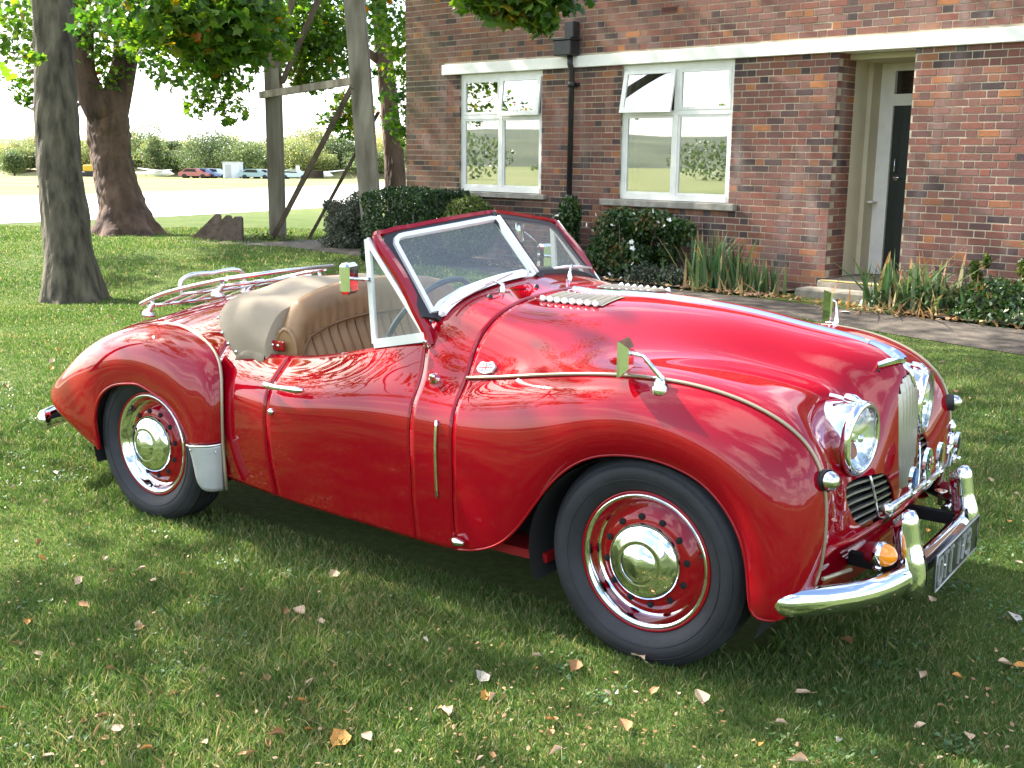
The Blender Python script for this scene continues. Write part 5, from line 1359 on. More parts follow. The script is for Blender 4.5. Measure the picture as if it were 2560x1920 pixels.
# quarter lights with frames and the two fold-out mirrors on their posts
for sg in (-1, 1):
    T0, BL, BR = np.array([-.03, sg * .602, 1.236]), np.array([.003, sg * .602, .862]), np.array([.248, sg * .606, .912])
    q = MB(); S4 = [(-.011, -.007), (.011, -.007), (.011, .007), (-.011, .007)]
    q.tube([T0 + [.003, 0, 0], BL], 1.0, sec=S4, up=(0, 1, 0)); q.tube([BL, BR], 1.5, sec=S4, up=(0, 1, 0)); q.tube([T0, (T0 + BR) / 2 + [.002, 0, 0], BR], .9, sec=S4, up=(0, 1, 0))
    qf = q.build('quarter_light', WHITE_ALU, car)
    MB().add([T0, BL, BR, T0 + [0, .003, 0], BL + [0, .003, 0], BR + [0, .003, 0]], [(0, 1, 2), (5, 4, 3)]).build('quarter_pane', SCREEN, qf)
    mc = np.array([-.086, sg * .64, 1.095])
    R_ = rotz(sg * -.25)
    MB().box(mc, (.042, .085, .112), R_, bevel=.012).build('side_mirror', CHROME, qf)
    MB().tube([mc + [.02, 0, 0], mc + [.05, -sg * .01, .0], (-.012, sg * .606, 1.093)], [.007, .006, .012], 8).build('mirror_arm', CHROME, qf)
# interior mirror
im = MB(); im.lathe([(0, 0), (.004, .05), (.012, .055), (.018, .045), (.02, 0)], (.035, .28, 1.235), (-1, -.35, -.1), 24)
im.tube([(.045, .28, 1.225), (.06, .33, 1.19), (.07, .36, 1.16)], .003, 6); im.build('interior_mirror', CHROME, car)

# ---------------- steering wheel, seat, hood
sw = MB(); c = np.array([.03, -.33, .915]); ax = np.array([-.82, 0, .57]); ax /= np.linalg.norm(ax)
a = np.array([0, 1., 0]); b = np.cross(ax, a)
sw.tube([c + .205 * (math.cos(w) * a + math.sin(w) * b) for w in np.linspace(0, 2 * PI, 49)[:-1]], .011, 8, closed=True)
for w in (PI / 2, PI * 7 / 6, PI * 11 / 6): sw.tube([c - ax * .03, c + .2 * (math.cos(w) * a + math.sin(w) * b)], .006, 6)
sw.lathe([(-.05, .02), (-.02, .03), (0, .02), (.005, 0)], c, ax, 14)
sw.tube([c - ax * .03, c - ax * .30], .016, 8)
sw.build('steering_wheel', material('wheel_rim_dark', (.03, .04, .06), rough=.35, coat=.4), car)

# seat back: one curved bench back with fluted panels
def seat_profile(y):
    """top height and forward/back position of the bench back at half-width y"""
    k = abs(y) / .565
    return 1.020 - .085 * k ** 2.6 - .10 * max(0, k - .84) / .16, -.555 + .05 * k ** 3
ns_, nh_ = 90, 22
vs = []; fs = []
for i in range(ns_):
    y = -.548 + 1.096 * i / (ns_ - 1); zt, xb = seat_profile(y)
    for j in range(nh_):
        w = j / (nh_ - 1)
        # from front bottom, up the face, over the roll, down the back
        if w < .62:
            t = w / .62; z = .52 + (zt - .16 - .52) * t; x = xb + .16 - .10 * t
            fl_ = .0
            if abs(y) < .49: fl_ = -.016 * abs(math.cos((y + .49) / .98 * PI * 18)) ** 6
            x += .018 * math.sin(PI * min(1, t * 1.1)) + fl_
        elif w < .92:
            t = (w - .62) / .30; an = -PI * .12 + t * PI * 1.05
            x = xb + .055 * math.cos(an) + .005; z = zt - .085 + .085 * math.sin(an) + (0.0 if t > .1 else -.012)
        else:
            t = (w - .92) / .08; x = xb - .055; z = zt - .10 - .35 * t
        vs.append((x, y, z))
for i in range(ns_ - 1):
    for j in range(nh_ - 1):
        p = i * nh_ + j; fs.append((p, p + nh_, p + nh_ + 1, p + 1))
sb = MB(); sb.add(vs, fs, True)
seat = sb.build('seat', LEATHER, car)
for sg in (-1, 1):
    sd_ = MB(); EDG = [vs[(0 if sg < 0 else ns_ - 1) * nh_ + j] for j in range(nh_)]
    pts = [np.array(p) for p in EDG]
    ii = [p + np.array([0, sg * .012, 0]) for p in pts]
    sd_.add(ii, [tuple(range(nh_))]); sd_.build('seat_side', LEATHER, seat)
    MB().tube([p + np.array([0, sg * .008, 0]) for p in pts], .009, 6).build('seat_piping', LEATHER, seat)
MB().tube([(seat_profile(y)[1] + .062, y, seat_profile(y)[0] - .145) for y in lin(-.55, .55, 40)], .005, 6).build('seat_seam', material('leather_seam', (.20, .105, .045), rough=.6), seat)
for k in range(19):
    y = -.49 + .98 * k / 18; zt, xb = seat_profile(y)
    MB().tube([(xb + .16 - .10 * t + .018 * math.sin(PI * min(1, t * 1.1)) - .012, y + .012 * (1 - t) * 0, .52 + (zt - .16 - .52) * t) for t in lin(.0, 1, 8)], .0030, 6).build('seat_flute_seam', MATS['leather_seam'], seat)
cu = MB(); cu.box((-.18, 0, .50), (.50, 1.10, .14), bevel=.05); cu.build('seat_cushion', LEATHER, seat)

# folded hood under its canvas cover: draped from the seat back to the rear deck and down both sides
def hood_pt(a, t):
    """a: -1..1 across the car, t: 0 front edge .. 1 rear edge"""
    k = abs(a); y = a * .60
    ye = .615 * math.sin(a * PI / 2)
    x0 = -.585 + .02 * k; x1 = -1.02 + .29 * k ** 2.6
    x = x0 + (x1 - x0) * t
    body_z = np.interp(x, [-1.25, -1.0, -.88, -.7, -.55], [.895, .945, .958, .962, .962]) - (.225 * k ** 2.6)
    hump = .044 * math.sin(PI * min(1, (1 - t) * .85 + .06)) * (1 - .4 * k)
    z = body_z + hump + .010 * (1 - t)
    z += .007 * math.sin(9 * a + 5 * t) * math.sin(PI * t) + .006 * math.sin(17 * a - 3 * t)
    return (x, ye, z)
na, nt_ = 64, 24
vs = [hood_pt(-1 + 2 * i / (na - 1), j / (nt_ - 1)) for i in range(na) for j in range(nt_)]
fs = [(i * nt_ + j, (i + 1) * nt_ + j, (i + 1) * nt_ + j + 1, i * nt_ + j + 1) for i in range(na - 1) for j in range(nt_ - 1)]
# skirt: sides hanging down to the body and the front edge tucked behind the seat
hb_ = MB(); hb_.add(vs, fs, True)
for i0 in (0, na - 1):
    sg = -1 if i0 == 0 else 1
    ed = [np.array(vs[i0 * nt_ + j]) for j in range(nt_)]
    rings = [ed]
    for q, dy, dz in ((.5, .008, .030), (1, -.006, .062)):
        rings.append([p + np.array([0.006 * math.sin(j * .7), sg * (dy + .004 * math.sin(j * .5)), -dz * (1 - .55 * (j / (nt_ - 1)))]) for j, p in enumerate(ed)])
    n = nt_; hb_.add([p for r in rings for p in r], [(r * n + j, r * n + j + 1, (r + 1) * n + j + 1, (r + 1) * n + j) for r in range(2) for j in range(n - 1)], True)
ed = [np.array(vs[i * nt_]) for i in range(na)]
hb_.add([p for p in ed] + [p + np.array([.02, 0, -.06]) for p in ed] + [p + np.array([.02, 0, -.34]) for p in ed], [(r * na + i, r * na + i + 1, (r + 1) * na + i + 1, (r + 1) * na + i) for r in range(2) for i in range(na - 1)], True)
hood = hb_.build('hood_cover', CANVAS, car)
for a_, t_2 in ((-.985, .93), (-.93, .99), (-.86, 1.0), (-.7, 1.0), (.985, .93), (.9, .99)):
    p = np.array(hood_pt(a_, t_2)) + [0, 0, .002]
    MB().lathe([(0, .008), (.005, .007), (.007, 0)], p, (-.3, math.copysign(.7, a_), .5), 10).build('press_stud', CHROME, hood)
for sg in (-1, 1):
    k = MB(); k.box((-.60, sg * .578, .795), (.22, .012, .04), bevel=.005); br = k.build('hood_bracket', RED, car)
    for xx in (-.55, -.52): MB().lathe([(0, .007), (.004, .006), (.005, 0)], (xx, sg * .585, .797), (0, sg, 0), 10).build('bracket_screw', STEEL, br)

# ---------------- luggage rack on the tail
RK = MB()
def deck_z(x, y=0): return float(np.interp(x, [-2.07, -1.8, -1.5, -1.2], [.665, .762, .842, .925])) - .035 * (abs(y) / .36) ** 2
rail_sec = [(.013 * math.cos(w), .010 * math.sin(w)) for w in np.linspace(0, 2 * PI, 11)[:-1]]
RACKM = material('rack_metal', (.80, .80, .80), rough=.25, metal=.9)
RKP = [(-1.74, .832), (-1.62, .878), (-1.45, .925), (-1.14, .992)]
rack = MB().tube(smooth_path([(x, -.30, z) for x, z in RKP], 16), 1.0, sec=rail_sec, up=(0, 0, 1)).build('luggage_rack', RACKM, car)
MB().tube(smooth_path([(x, .31, z) for x, z in RKP], 16), 1.0, sec=rail_sec, up=(0, 0, 1)).build('rack_rail', RACKM, rack)
MB().tube([(-1.137, -.30, .992), (-1.125, .0, 1.004), (-1.125, .35, 1.004)], 1.0, sec=rail_sec, up=(0, 0, 1)).build('rack_rail', RACKM, rack)
for k in range(5):
    y = -.20 + k * .10
    MB().tube(smooth_path([(x, y, z - .020) for x, z in RKP], 16), 1.0, sec=[(-.020, -.003), (.020, -.003), (.020, .003), (-.020, .003)], up=(0, 0, 1)).build('rack_slat', RACKM, rack)
for x, z in ((-1.70, .825), (-1.45, .900), (-1.20, .954)):
    MB().tube([(x, -.30, z), (x, .31, z)], .007, 8).build('rack_crossbar', RACKM, rack)
MB().tube(smooth_path([(-1.76, -.05, .855), (-1.765, -.045, .915), (-1.76, -.01, .938), (-1.74, .13, .946), (-1.73, .28, .950), (-1.73, .315, .932), (-1.73, .325, .87)], 40), .011, 10).build('rack_hoop', RACKM, rack)
for x, y in ((-1.66, -.30), (-1.18, -.29), (-1.66, .31), (-1.18, .31), (-1.42, .10)):
    zt = float(np.interp(x, [p[0] for p in RKP], [p[1] for p in RKP])) - .008; zb = deck_z(x, y)
    MB().tube([(x - .03, y, zb + .002), (x - .03, y, zb + .022), (x - .02, y, zb + .035), (x + .01, y, (zt + zb) / 2 + .02), (x - .0, y, zt)], [.036, .026, .012, .009, .009], 12).build('rack_foot', RACKM, rack)

# ---------------- lamps
HL_MIRR = material('reflector', (.92, .92, .92), rough=.12, metal=1.0)
for sg in (-1, 1):
    c = np.array([1.700, sg * .332, .716]); ax = np.array([.992, sg * .10, -.02])
    hl = MB().lathe([(-.15, .090), (-.11, .103), (-.06, .110), (-.02, .111), (-.012, .108)], c, ax, 48).build('headlamp', CHROME, car)
    MB().lathe([(-.018, .106), (-.016, .114), (-.004, .117), (.006, .113), (.012, .104), (.010, .097), (.0, .094)], c, ax, 48).build('headlamp_rim', CHROME, hl)
    MB().lathe([(.0, .096), (-.02, .082), (-.045, .05), (-.055, .02), (-.056, 0)], c, ax, 40).build('reflector_bowl', HL_MIRR, hl)
    MB().lathe([(.004, .097), (.016, .075), (.024, .045), (.028, 0)], c, ax, 40).build('headlamp_lens', LENSG, hl)
    MB().lathe([(-.04, .012), (-.01, .016), (.004, .012), (.006, 0)], c, ax, 12).build('bulb_shield', CHROME, hl)
    MB().tube(smooth_path([(1.602, sg * .353, .842), (1.63, sg * .349, .838), (1.66, sg * .345, .829)], 10), 1.0, sec=[(-.011, -.003), (-.007, .006), (.007, .006), (.011, -.003)], up=(0, 0, 1)).build('lamp_trim', CHROME, hl)
    MB().tube([(1.645, sg * .345, .838), (1.672, sg * .34, .832), (1.70, sg * .335, .82)], [.014, .017, .010], 10).build('lamp_tip', CHROME, hl)
    # side lamps on the wing beading
    c = np.array([1.716, sg * .651, .662]); ax = (.93, sg * .32, .1)
    MB().lathe([(-.035, .026), (-.01, .031), (.004, .031)], c, ax, 28).build('side_lamp_base', BLACK, car)
    MB().lathe([(.0, .028), (.012, .0275), (.024, .022), (.032, .012), (.034, 0)], c, ax, 28).build('side_lamp', STEEL, car)
    # amber indicators standing on the bumper
    c = np.array([1.808, sg * .405, .397]); ax = (.95, sg * .18, .05)
    MB().lathe([(-.05, .020), (-.045, .030), (-.01, .033)], c, ax, 28).build('indicator_body', material('indicator_red', (.20, .01, .02), rough=.3, coat=.5), car)
    ind = MB().lathe([(-.014, .036), (.006, .039), (.010, .034)], c, ax, 28).build('indicator', CHROME, car)
    MB().lathe([(.006, .035), (.020, .033), (.034, .025), (.044, .012), (.048, 0)], c, ax, 28).build('indicator_lens', AMBER, ind)
    MB().tube([c + [-.01, 0, -.035], c + [-.015, -sg * .01, -.055], c + [-.02, -sg * .035, -.062]], [.012, .014, .016], 8).build('indicator_bracket', CHROME, ind)
    # wing mirrors
    base = surf([12.15], [sg * 5.35])[0, 0]
    mm = MB(); mm.lathe([(-.01, .024), (.008, .024), (.014, .016), (.024, .016), (.030, .010), (.032, 0)], base, (0, sg * .25, .95), 20)
    e1 = base + [.005, 0, .030]
    e2 = np.array([1.170, -.732, .962]) if sg < 0 else np.array([1.200, .800, .975]); e3 = np.array([1.135, -.738, .968]) if sg < 0 else np.array([1.19, .785, .985])
    mm.tube([base + [0, 0, .015], e1, e2, e3], [.009, .009, .006, .008], 10)
    mm.tube([e1 + [.0, 0, 0], e1 + [-.045, 0, .0]], [.006, .003], 8)
    mh = mm.build('wing_mirror', CHROME, car)
    mcx = e3 + ([-.020, -.006, -.014] if sg < 0 else [-.012, 0, -.028])
    R_ = rotz(.22) if sg < 0 else rotz(.62)
    fr_ = MB(); P4 = [(-1, -1), (1, -1), (1, 1), (-1, 1)]
    def mp(x, h, w_): return [mcx + R_ @ np.array([x, a * w_, b * h]) for a, b in P4]
    vs = mp(-.008, .053 if sg < 0 else .062, .052) + mp(.0, .051 if sg < 0 else .06, .050) + mp(.020 if sg < 0 else .008, .030, .026)
    fr_.add(vs, [(3, 2, 1, 0), (8, 9, 10, 11)] + [(k, (k + 1) % 4, 4 + (k + 1) % 4, 4 + k) for k in range(4)] + [(4 + k, 4 + (k + 1) % 4, 8 + (k + 1) % 4, 8 + k) for k in range(4)])
    fr_.build('mirror_shell', CHROME, mh)

# ---------------- bumpers
def arc_bar(pts, r, name, mat, parent=None, n=60, sec=None):
    return MB().tube(smooth_path(pts, n), r, 18, sec=sec).build(name, mat, parent)
SEC = [(.052 * math.sin(w) * (1 if abs(math.sin(w)) < .9 else 1), .040 * math.cos(w)) for w in np.linspace(0, 2 * PI, 21)[:-1]]
def bumper(xc, sweep, yw, z, fwd, name, pw=3.9, vr=.043):
    ys = np.sign(lin(-1, 1, 70)) * (1 - (1 - np.abs(lin(-1, 1, 70))) ** 1.6) * yw
    rr = [math.sqrt(max(.04, 1 - max(0, (abs(y) - (yw - .030)) / .030) ** 2)) for y in ys]
    pts = [(xc - fwd * sweep * abs(y / yw) ** pw, y, z) for y in ys]
    b = MB(); secb = [(.034 * math.cos(w), vr * math.sin(w)) for w in np.linspace(0, 2 * PI, 25)[:-1]]
    pts = [(p[0], p[1], p[2]) for p in pts]
    b.tube(pts, rr, sec=secb, up=(0, 0, 1))
    return b.build(name, CHROME, car)
fb = bumper(1.868, .25, .752, .313, 1, 'front_bumper')
rb = bumper(-2.20, .16, .665, .288, -1, 'rear_bumper', 3.0, .05)
for sg in (-1, 1):
    y = sg * .315; x = 1.875
    op = [(x - .042, y, .506), (x - .036, y, .500), (x - .030, y, .480), (x - .022, y, .435), (x - .012, y, .385), (x - .002, y, .335), (x - .004, y, .292), (x - .016, y, .258), (x - .022, y, .248)]
    so = [(.042 * math.cos(w), .038 * math.sin(w)) for w in np.linspace(0, 2 * PI, 21)[:-1]]
    MB().tube(smooth_path(op, 30), list(np.interp(lin(0, 1, 30), [0, .03, .10, .35, .55, .85, .95, 1], [.45, .80, .92, .90, 1.05, 1.10, .85, .4])), sec=so, up=(0, 1, 0)).build('overrider', CHROME, fb)
    MB().tube([(x - .008, y - sg * 0, .272), (x - .008, y, .355)], 1.0, sec=[(-.030, -.03), (.030, -.03), (.030, .03), (-.030, .03)], up=(0, 1, 0)).build('overrider_seal', BLACK, fb)
    MB().box((1.76, sg * .30, .33), (.16, .03, .04)).build('bumper_iron', DARK, fb)
    MB().tube([(-2.19, sg * .3, .37), (-2.235, sg * .3, .30), (-2.21, sg * .3, .22)], [.03, .04, .03], 10).build('overrider', CHROME, rb)
    MB().box((-2.04, sg * .5, .30), (.24, .03, .05)).build('bumper_iron', DARK, rb)
    # fog lamp bracket / tow knobs
    MB().tube([(1.80, sg * .25, .385), (1.80, sg * .25, .425), (1.80, sg * .25, .435)], [.008, .008, .022], 10).build('bumper_bolt', CHROME, fb)

# ---------------- number plate with raised letters
PLATE = material('plate_black', (.014, .015, .016), rough=.35, coat=.3); PLM = material('plate_letters', (.42, .43, .42), rough=.4, metal=.6)
px_, pz_ = 1.935, .332
plate = MB().box((px_, -.052, pz_), (.006, .50, .118), bevel=.003).build('number_plate', PLATE, car)
bd = [(px_ + .004, -.052 + a * .247, pz_ + b * .056) for a, b in ((-1, -1), (1, -1), (1, 1), (-1, 1))]
MB().tube(bd, .0035, 6, closed=True).build('plate_border', PLM, plate)
GLY = {'O': [[(.15, 0), (0, .2), (0, .8), (.15, 1), (.45, 1), (.6, .8), (.6, .2), (.45, 0), (.15, 0)]], 'T': [[(0, 1), (.6, 1)], [(.3, 1), (.3, 0)]],
       '1': [[(.15, .8), (.3, 1), (.3, 0)]], '7': [[(0, 1), (.6, 1), (.22, 0)]], '3': [[(0, .88), (.15, 1), (.45, 1), (.6, .85), (.6, .65), (.42, .52), (.2, .52)], [(.42, .52), (.6, .38), (.6, .15), (.45, 0), (.15, 0), (0, .12)]]}
yy = -.052 - .225
for ch in 'OTT 173':
    if ch == ' ': yy += .035; continue
    g = MB(); hh = .080; wd = .040 if ch != '1' else .030
    for st_ in GLY[ch]:
        g.tube([(px_ + .005, yy + a / .6 * wd, pz_ - hh / 2 + b * hh) for a, b in st_], 1.0, sec=[(-.0058, -.002), (.0058, -.002), (.0058, .003), (-.0058, .003)], up=(1, 0, 0))
    g.build('plate_character', PLM, plate); yy += wd + .021
for y in (-.20, .02): MB().lathe([(0, .007), (.004, .006), (.005, 0)], (px_ + .003, y, pz_), (1, 0, 0), 10).build('plate_bolt', STEEL, plate)

# ---------------- badge bar
bb = MB().tube([(1.80, -.36, .524), (1.808, -.18, .524), (1.812, 0, .524), (1.808, .18, .524), (1.80, .37, .524)], .0095, 12)
bar_o = bb.build('badge_bar', STEEL, car)
for sg in (-1, 1):
    MB().lathe([(-.018, .004), (-.012, .014), (0, .019), (.012, .014), (.018, 0)], (1.80, sg * .37 + (0.0 if sg > 0 else .005), .524), (0, sg, 0), 20).build('bar_ball', STEEL, bar_o)
    MB().tube([(1.725, sg * .20, .425), (1.76, sg * .22, .45), (1.80, sg * .235, .518)], [.016, .009, .008], 10).build('bar_bracket', STEEL, bar_o)
def badge(y, z0, ry, rz_, mats, kind, lbl):
    c = np.array([1.822, y, z0 + rz_ + .022]); b = MB()
    def ell(k, x, mi):
        P_ = [(c[0] + x, c[1] + k * ry * math.cos(w), c[2] + k * rz_ * math.sin(w)) for w in np.linspace(0, 2 * PI, 25)[:-1]]
        return P_
    o = ell(1, .004, 0); i = ell(1, -.008, 0)
    b.add(o + i, [tuple(range(24)), tuple(range(47, 23, -1))] + [(k, 24 + k, 24 + (k + 1) % 24, (k + 1) % 24) for k in range(24)], False, 0)
    b.add(ell(.88, .006, 1), [tuple(range(24))], False, 1); b.add(ell(.55, .008, 2), [tuple(range(24))], False, 2)
    b.box((c[0] - .004, y, z0 + .012), (.01, .020, .035), mi=0)
    for dy in (-.008, .008): b.lathe([(0, .005), (.006, .004), (.007, 0)], (c[0] + .004, y + dy, z0 + .012), (1, 0, 0), 8, mi=0)
    if kind == 'star':
        for w in range(4): b.box((c[0] + .010, y, c[2]), (.003, .006, rz_ * 1.0), np.array([[1, 0, 0], [0, math.cos(w * PI / 4), -math.sin(w * PI / 4)], [0, math.sin(w * PI / 4), math.cos(w * PI / 4)]]), mi=0)
    bo = b.build('badge', [CHROME] + mats, bar_o, fixn=False); bo['label'] = lbl
badge(-.185, .524, .030, .036, [BLUEB, LBLUE], '', 'round blue badge')
badge(-.035, .524, .036, .050, [GREENB, REDB], 'star', 'green ringed red badge with a star')
badge(.115, .524, .034, .044, [STEEL, material('badge_gold', (.45, .34, .12), rough=.3, metal=.6)], '', 'round silver and gold badge')
badge(.335, .524, .030, .040, [STEEL, material('badge_dark', (.05, .08, .06), rough=.3, coat=.4)], '', 'round dark badge in a silver rim')
t3 = MB(); t3.tube([(1.822, .225, .53), (1.822, .225, .60), (1.822, .225, .64)], [.006, .010, .012], 8); t3.tube([(1.822, .195, .585), (1.822, .225, .60), (1.822, .255, .585)], [.006, .012, .006], 8)
t3.tube([(1.822, .225, .64), (1.822, .225, .665), (1.822, .225, .69)], [.008, .016, .003], 10); b3 = t3.build('badge', CHROME, bar_o); b3['label'] = 'upright silver figure badge'
# ------------------------------------------------------------------ timber frame, blocks, far vehicles, grass, fallen leaves
r_ = np.random.default_rng(6)
TIMB = material('weathered_timber', (.15, .125, .085), rough=.9, var=.35, scale=5, col2=(.27, .24, .18), bump=.8, bscale=22, stretch=(1, 1, .12))
TIMD = material('brown_timber', (.105, .07, .05), rough=.9, var=.35, scale=5, col2=(.17, .125, .09), bump=.7, bscale=22, stretch=(1, 1, .2))
def beam(mb, a, b, w, d, up=(0, 0, 1)):
    mb.tube([a, b], 1.0, sec=[(-w / 2, -d / 2), (w / 2, -d / 2), (w / 2, d / 2), (-w / 2, d / 2)], up=up); return mb
fr = thing('timber_frame', 'weathered timber frame with an upright post, a leaning pole and paired diagonal braces', 'frame', (-12.2, 10.4, 0))
finv = Matrix.Translation((12.2, -10.4, 0))
def fput(mb, name, mat):
    o = mb.build(name, mat, fr); o.matrix_parent_inverse = finv; return o
pv = (-.56, .80, 0)
fput(beam(MB(), (-12.2, 10.4, -.1), (-12.26, 10.42, 6.2), .25, .25, pv), 'post', TIMB)
fput(MB().tube(smooth_path([(-9.02, 9.46, -.1), (-9.2, 9.55, .50), (-9.55, 9.75, 2.3), (-9.86, 9.92, 3.95), (-10.2, 10.1, 6.0)], 20), 1.0, sec=[(-.15, -.14), (.15, -.14), (.15, .14), (-.15, .14)], up=pv), 'leaning_pole', TIMB)
fput(beam(MB(), (-12.36, 10.24, 2.53), (-9.62, 9.64, 2.66), .07, .115), 'cross_beam', TIMB)
fput(beam(MB(), (-12.28, 10.22, -.08), (-9.62, 9.60, 2.58), .075, .085, pv), 'brace', TIMD)
fput(beam(MB(), (-11.90, 10.75, -.05), (-9.50, 10.05, 2.20), .05, .055, pv), 'brace', TIMD)
fput(MB().box((-10.98, 10.10, 1.22), (.40, .12, .12), rotz(-.25)), 'brace_block', TIMD)
fput(beam(MB(), (-12.15, 10.35, 3.0), (-11.55, 10.5, 4.6), .09, .12, pv), 'brace', TIMD)
fput(beam(MB(), (-12.1, 10.5, 2.75), (-10.9, 10.7, 4.8), .08, .10, pv), 'brace', TIMD)
vn = plant('ivy_tuft', 'tuft of bright green weeds round the foot of the upright post', 'plant', (-12.1, 10.2, 0), [('foliage', leaves(np.array([(-12.2 + r_.normal(0, .22), 10.15 + r_.normal(0, .14), abs(r_.normal(.05, .06))) for _ in range(500)]), .07, 'oval', LEAFG, r_.uniform(.3, .8, 500), 1, 60, 'foliage'))])
# three wedge-shaped timber blocks
WB = material('wedge_wood', (.12, .085, .065), rough=.9, var=.3, scale=8, col2=(.17, .13, .10), bump=.6, bscale=30)
ex = np.array([.818, .575, 0]); ey = np.array([-.575, .818, 0])
lbl = ['leftmost of the three brown wedge blocks by the post', 'middle one of the three brown wedge blocks by the post', 'rightmost brown wedge block with a thick squared end']
for k, (L, th_, tp) in enumerate(((.58, .06, .085), (.60, .06, .085), (.60, .16, .11))):
    b = np.array([-12.77, 9.29, 0]) - ex * .215 * (2 - k) + ey * .20 * (2 - k); b[2] = float(ground_z(b[0], b[1])) - .01; h = .44 + .015 * (2 - k)
    prof = [(0, 0), (L, 0), (L, h * .93), (L - tp * .3, h), (L - tp, h)]
    o = MB().prism(prof, lambda p: b + ex * p[0] + np.array([0, 0, p[1]]), lambda p: b + ex * p[0] + np.array([0, 0, p[1]]) + ey * th_).build('wedge_block', WB); tag(o, lbl[k], 'block', 'wedge blocks by the timber post')
# small sheet of white paper on the path
pp = MB().add([W3(-1.95, 1.28, .104) , W3(-1.86, 1.31, .112), W3(-1.85, 1.24, .106), W3(-1.93, 1.20, .103)], [(0, 1, 2, 3)]).build('paper_scrap', WPAINT); tag(pp, 'scrap of white paper lying on the path by the irises', 'litter')
# far side of the airfield
def far_at(px, Z, z): g = ray_pt(px, 440, Z); return (g[0], g[1], z)
g = far_at(583, 157, -1.78); cb = thing('portable_cabin', 'pale square portable cabin at the far edge of the airfield', 'cabin', g, math.radians(36))
MB().box((0, 0, 1.15), (2.3, 2.3, 2.1)).build('wall', material('cabin_white', (.62, .64, .70), rough=.6), cb); MB().box((0, 0, 2.24), (2.5, 2.5, .08)).build('roof', material('cabin_roof', (.45, .46, .48), rough=.6), cb)
MB().box((-.4, -1.16, 1.0), (.8, .03, 1.8)).build('door', material('cabin_door', (.40, .42, .46), rough=.5), cb)
def far_car(px, Z, col, label, L=4.2, rz=.6):
    c = thing('parked_car', label, 'car', far_at(px, Z, -1.80), rz, 'cars parked across the airfield'); m_ = MB()
    pr = [(-L / 2, .35), (L / 2, .35), (L / 2, .72), (L * .28, .88), (L * .12, 1.35), (-L * .25, 1.40), (-L * .42, .95), (-L / 2, .85)]
    m_.prism(pr, lambda p: (p[0], -.8, p[1]), lambda p: (p[0], .8, p[1])); m_.build('body', material('far_car_' + label.split()[0], col, rough=.3, coat=.8), c)
    w_ = MB(); w_.prism([(L * .10, .92), (L * .06, 1.28), (-L * .24, 1.33), (-L * .36, .95)], lambda p: (p[0], -.82, p[1]), lambda p: (p[0], .82, p[1])); w_.build('window', BLACK, c)
    for x in (-L * .3, L * .3):
        for y in (-.78, .78): MB().lathe([(-.1, 0), (-.1, .32), (.1, .32), (.1, 0)], (x, y, .32), (0, 1, 0), 14).build('wheel', BLACK, c)
far_car(488, 156, (.45, .14, .14), 'red car in front of the far bank'); far_car(512, 157, (.16, .22, .42), 'blue car beside the red one across the airfield'); far_car(540, 158, (.45, .55, .60), 'silver car next to the pale cabin')  # red and blue bodies paled, so distance haze is in their colour
far_car(640, 156, (.30, .42, .48), 'teal car seen left of the timber post', 4.6); far_car(665, 157, (.7, .7, .7), 'white car behind the timber post across the airfield'); far_car(738, 157, (.5, .62, .68), 'pale blue car between the timber braces')
def glider(px, Z, label, rz):
    c = thing('glider', label, 'aircraft', far_at(px, Z, -1.80), rz, 'gliders parked at the field edge'); m_ = material('glider_white', (.8, .8, .8), rough=.3, coat=.6)
    MB().tube([(-3.2, 0, .75), (-1, 0, .65), (.6, 0, .7), (2.0, 0, .75), (2.8, 0, .6)], [.10, .22, .42, .38, .05], 12).build('fuselage', m_, c)
    MB().prism([(.2, -7.5), (1.0, -1), (1.1, 1), (.2, 7.5), (-.1, 7.5), (0, 0), (-.1, -7.5)], lambda p: (p[0], p[1], 1.02 + abs(p[1]) * .04), lambda p: (p[0], p[1], .94 + abs(p[1]) * .04)).build('wing', m_, c)
    MB().box((-3.0, 0, 1.3), (.6, .06, 1.2)).build('tail_fin', m_, c)
glider(385, 154, 'small white glider parked on the far grass', 1.2); glider(790, 158, 'white glider with long wings beyond the timber braces', .2)
dg_ = thing('digger', 'yellow digger parked by the far bank between the two trunks', 'digger', far_at(236, 158, -1.78), .5); ym = material('digger_yellow', (.55, .34, .02), rough=.5)
MB().box((0, 0, 1.2), (2.4, 1.8, .9), bevel=.1).build('body', ym, dg_); MB().box((.4, 0, 2.2), (1.1, 1.3, 1.2), bevel=.1).build('cab', ym, dg_); MB().tube([(1.2, 0, 1.4), (2.6, 0, 3.4), (3.8, 0, 1.8)], .16, 6).build('arm', ym, dg_)
for y in (-.8, .8): MB().box((0, y, .4), (2.8, .5, .75), bevel=.15).build('track', BLACK, dg_)
for k, (px, h) in enumerate(((978, 2.2), (990, 1.3), (997, 1.3))):
    g = far_at(px, 120, -1.3); c = MB().tube([(g[0], g[1], -1.6), (g[0], g[1], -1.6 + h * 1.6), (g[0], g[1], -1.55 + h * 1.6)], [.12, .10, .02], 8).build('marker_post', WPAINT)
    tag(c, ['taller white marker post right of the dark tree', 'first of the two short white posts beside the building corner', 'second short white post, closest to the building corner'][k], 'post', 'white posts beyond the corner')

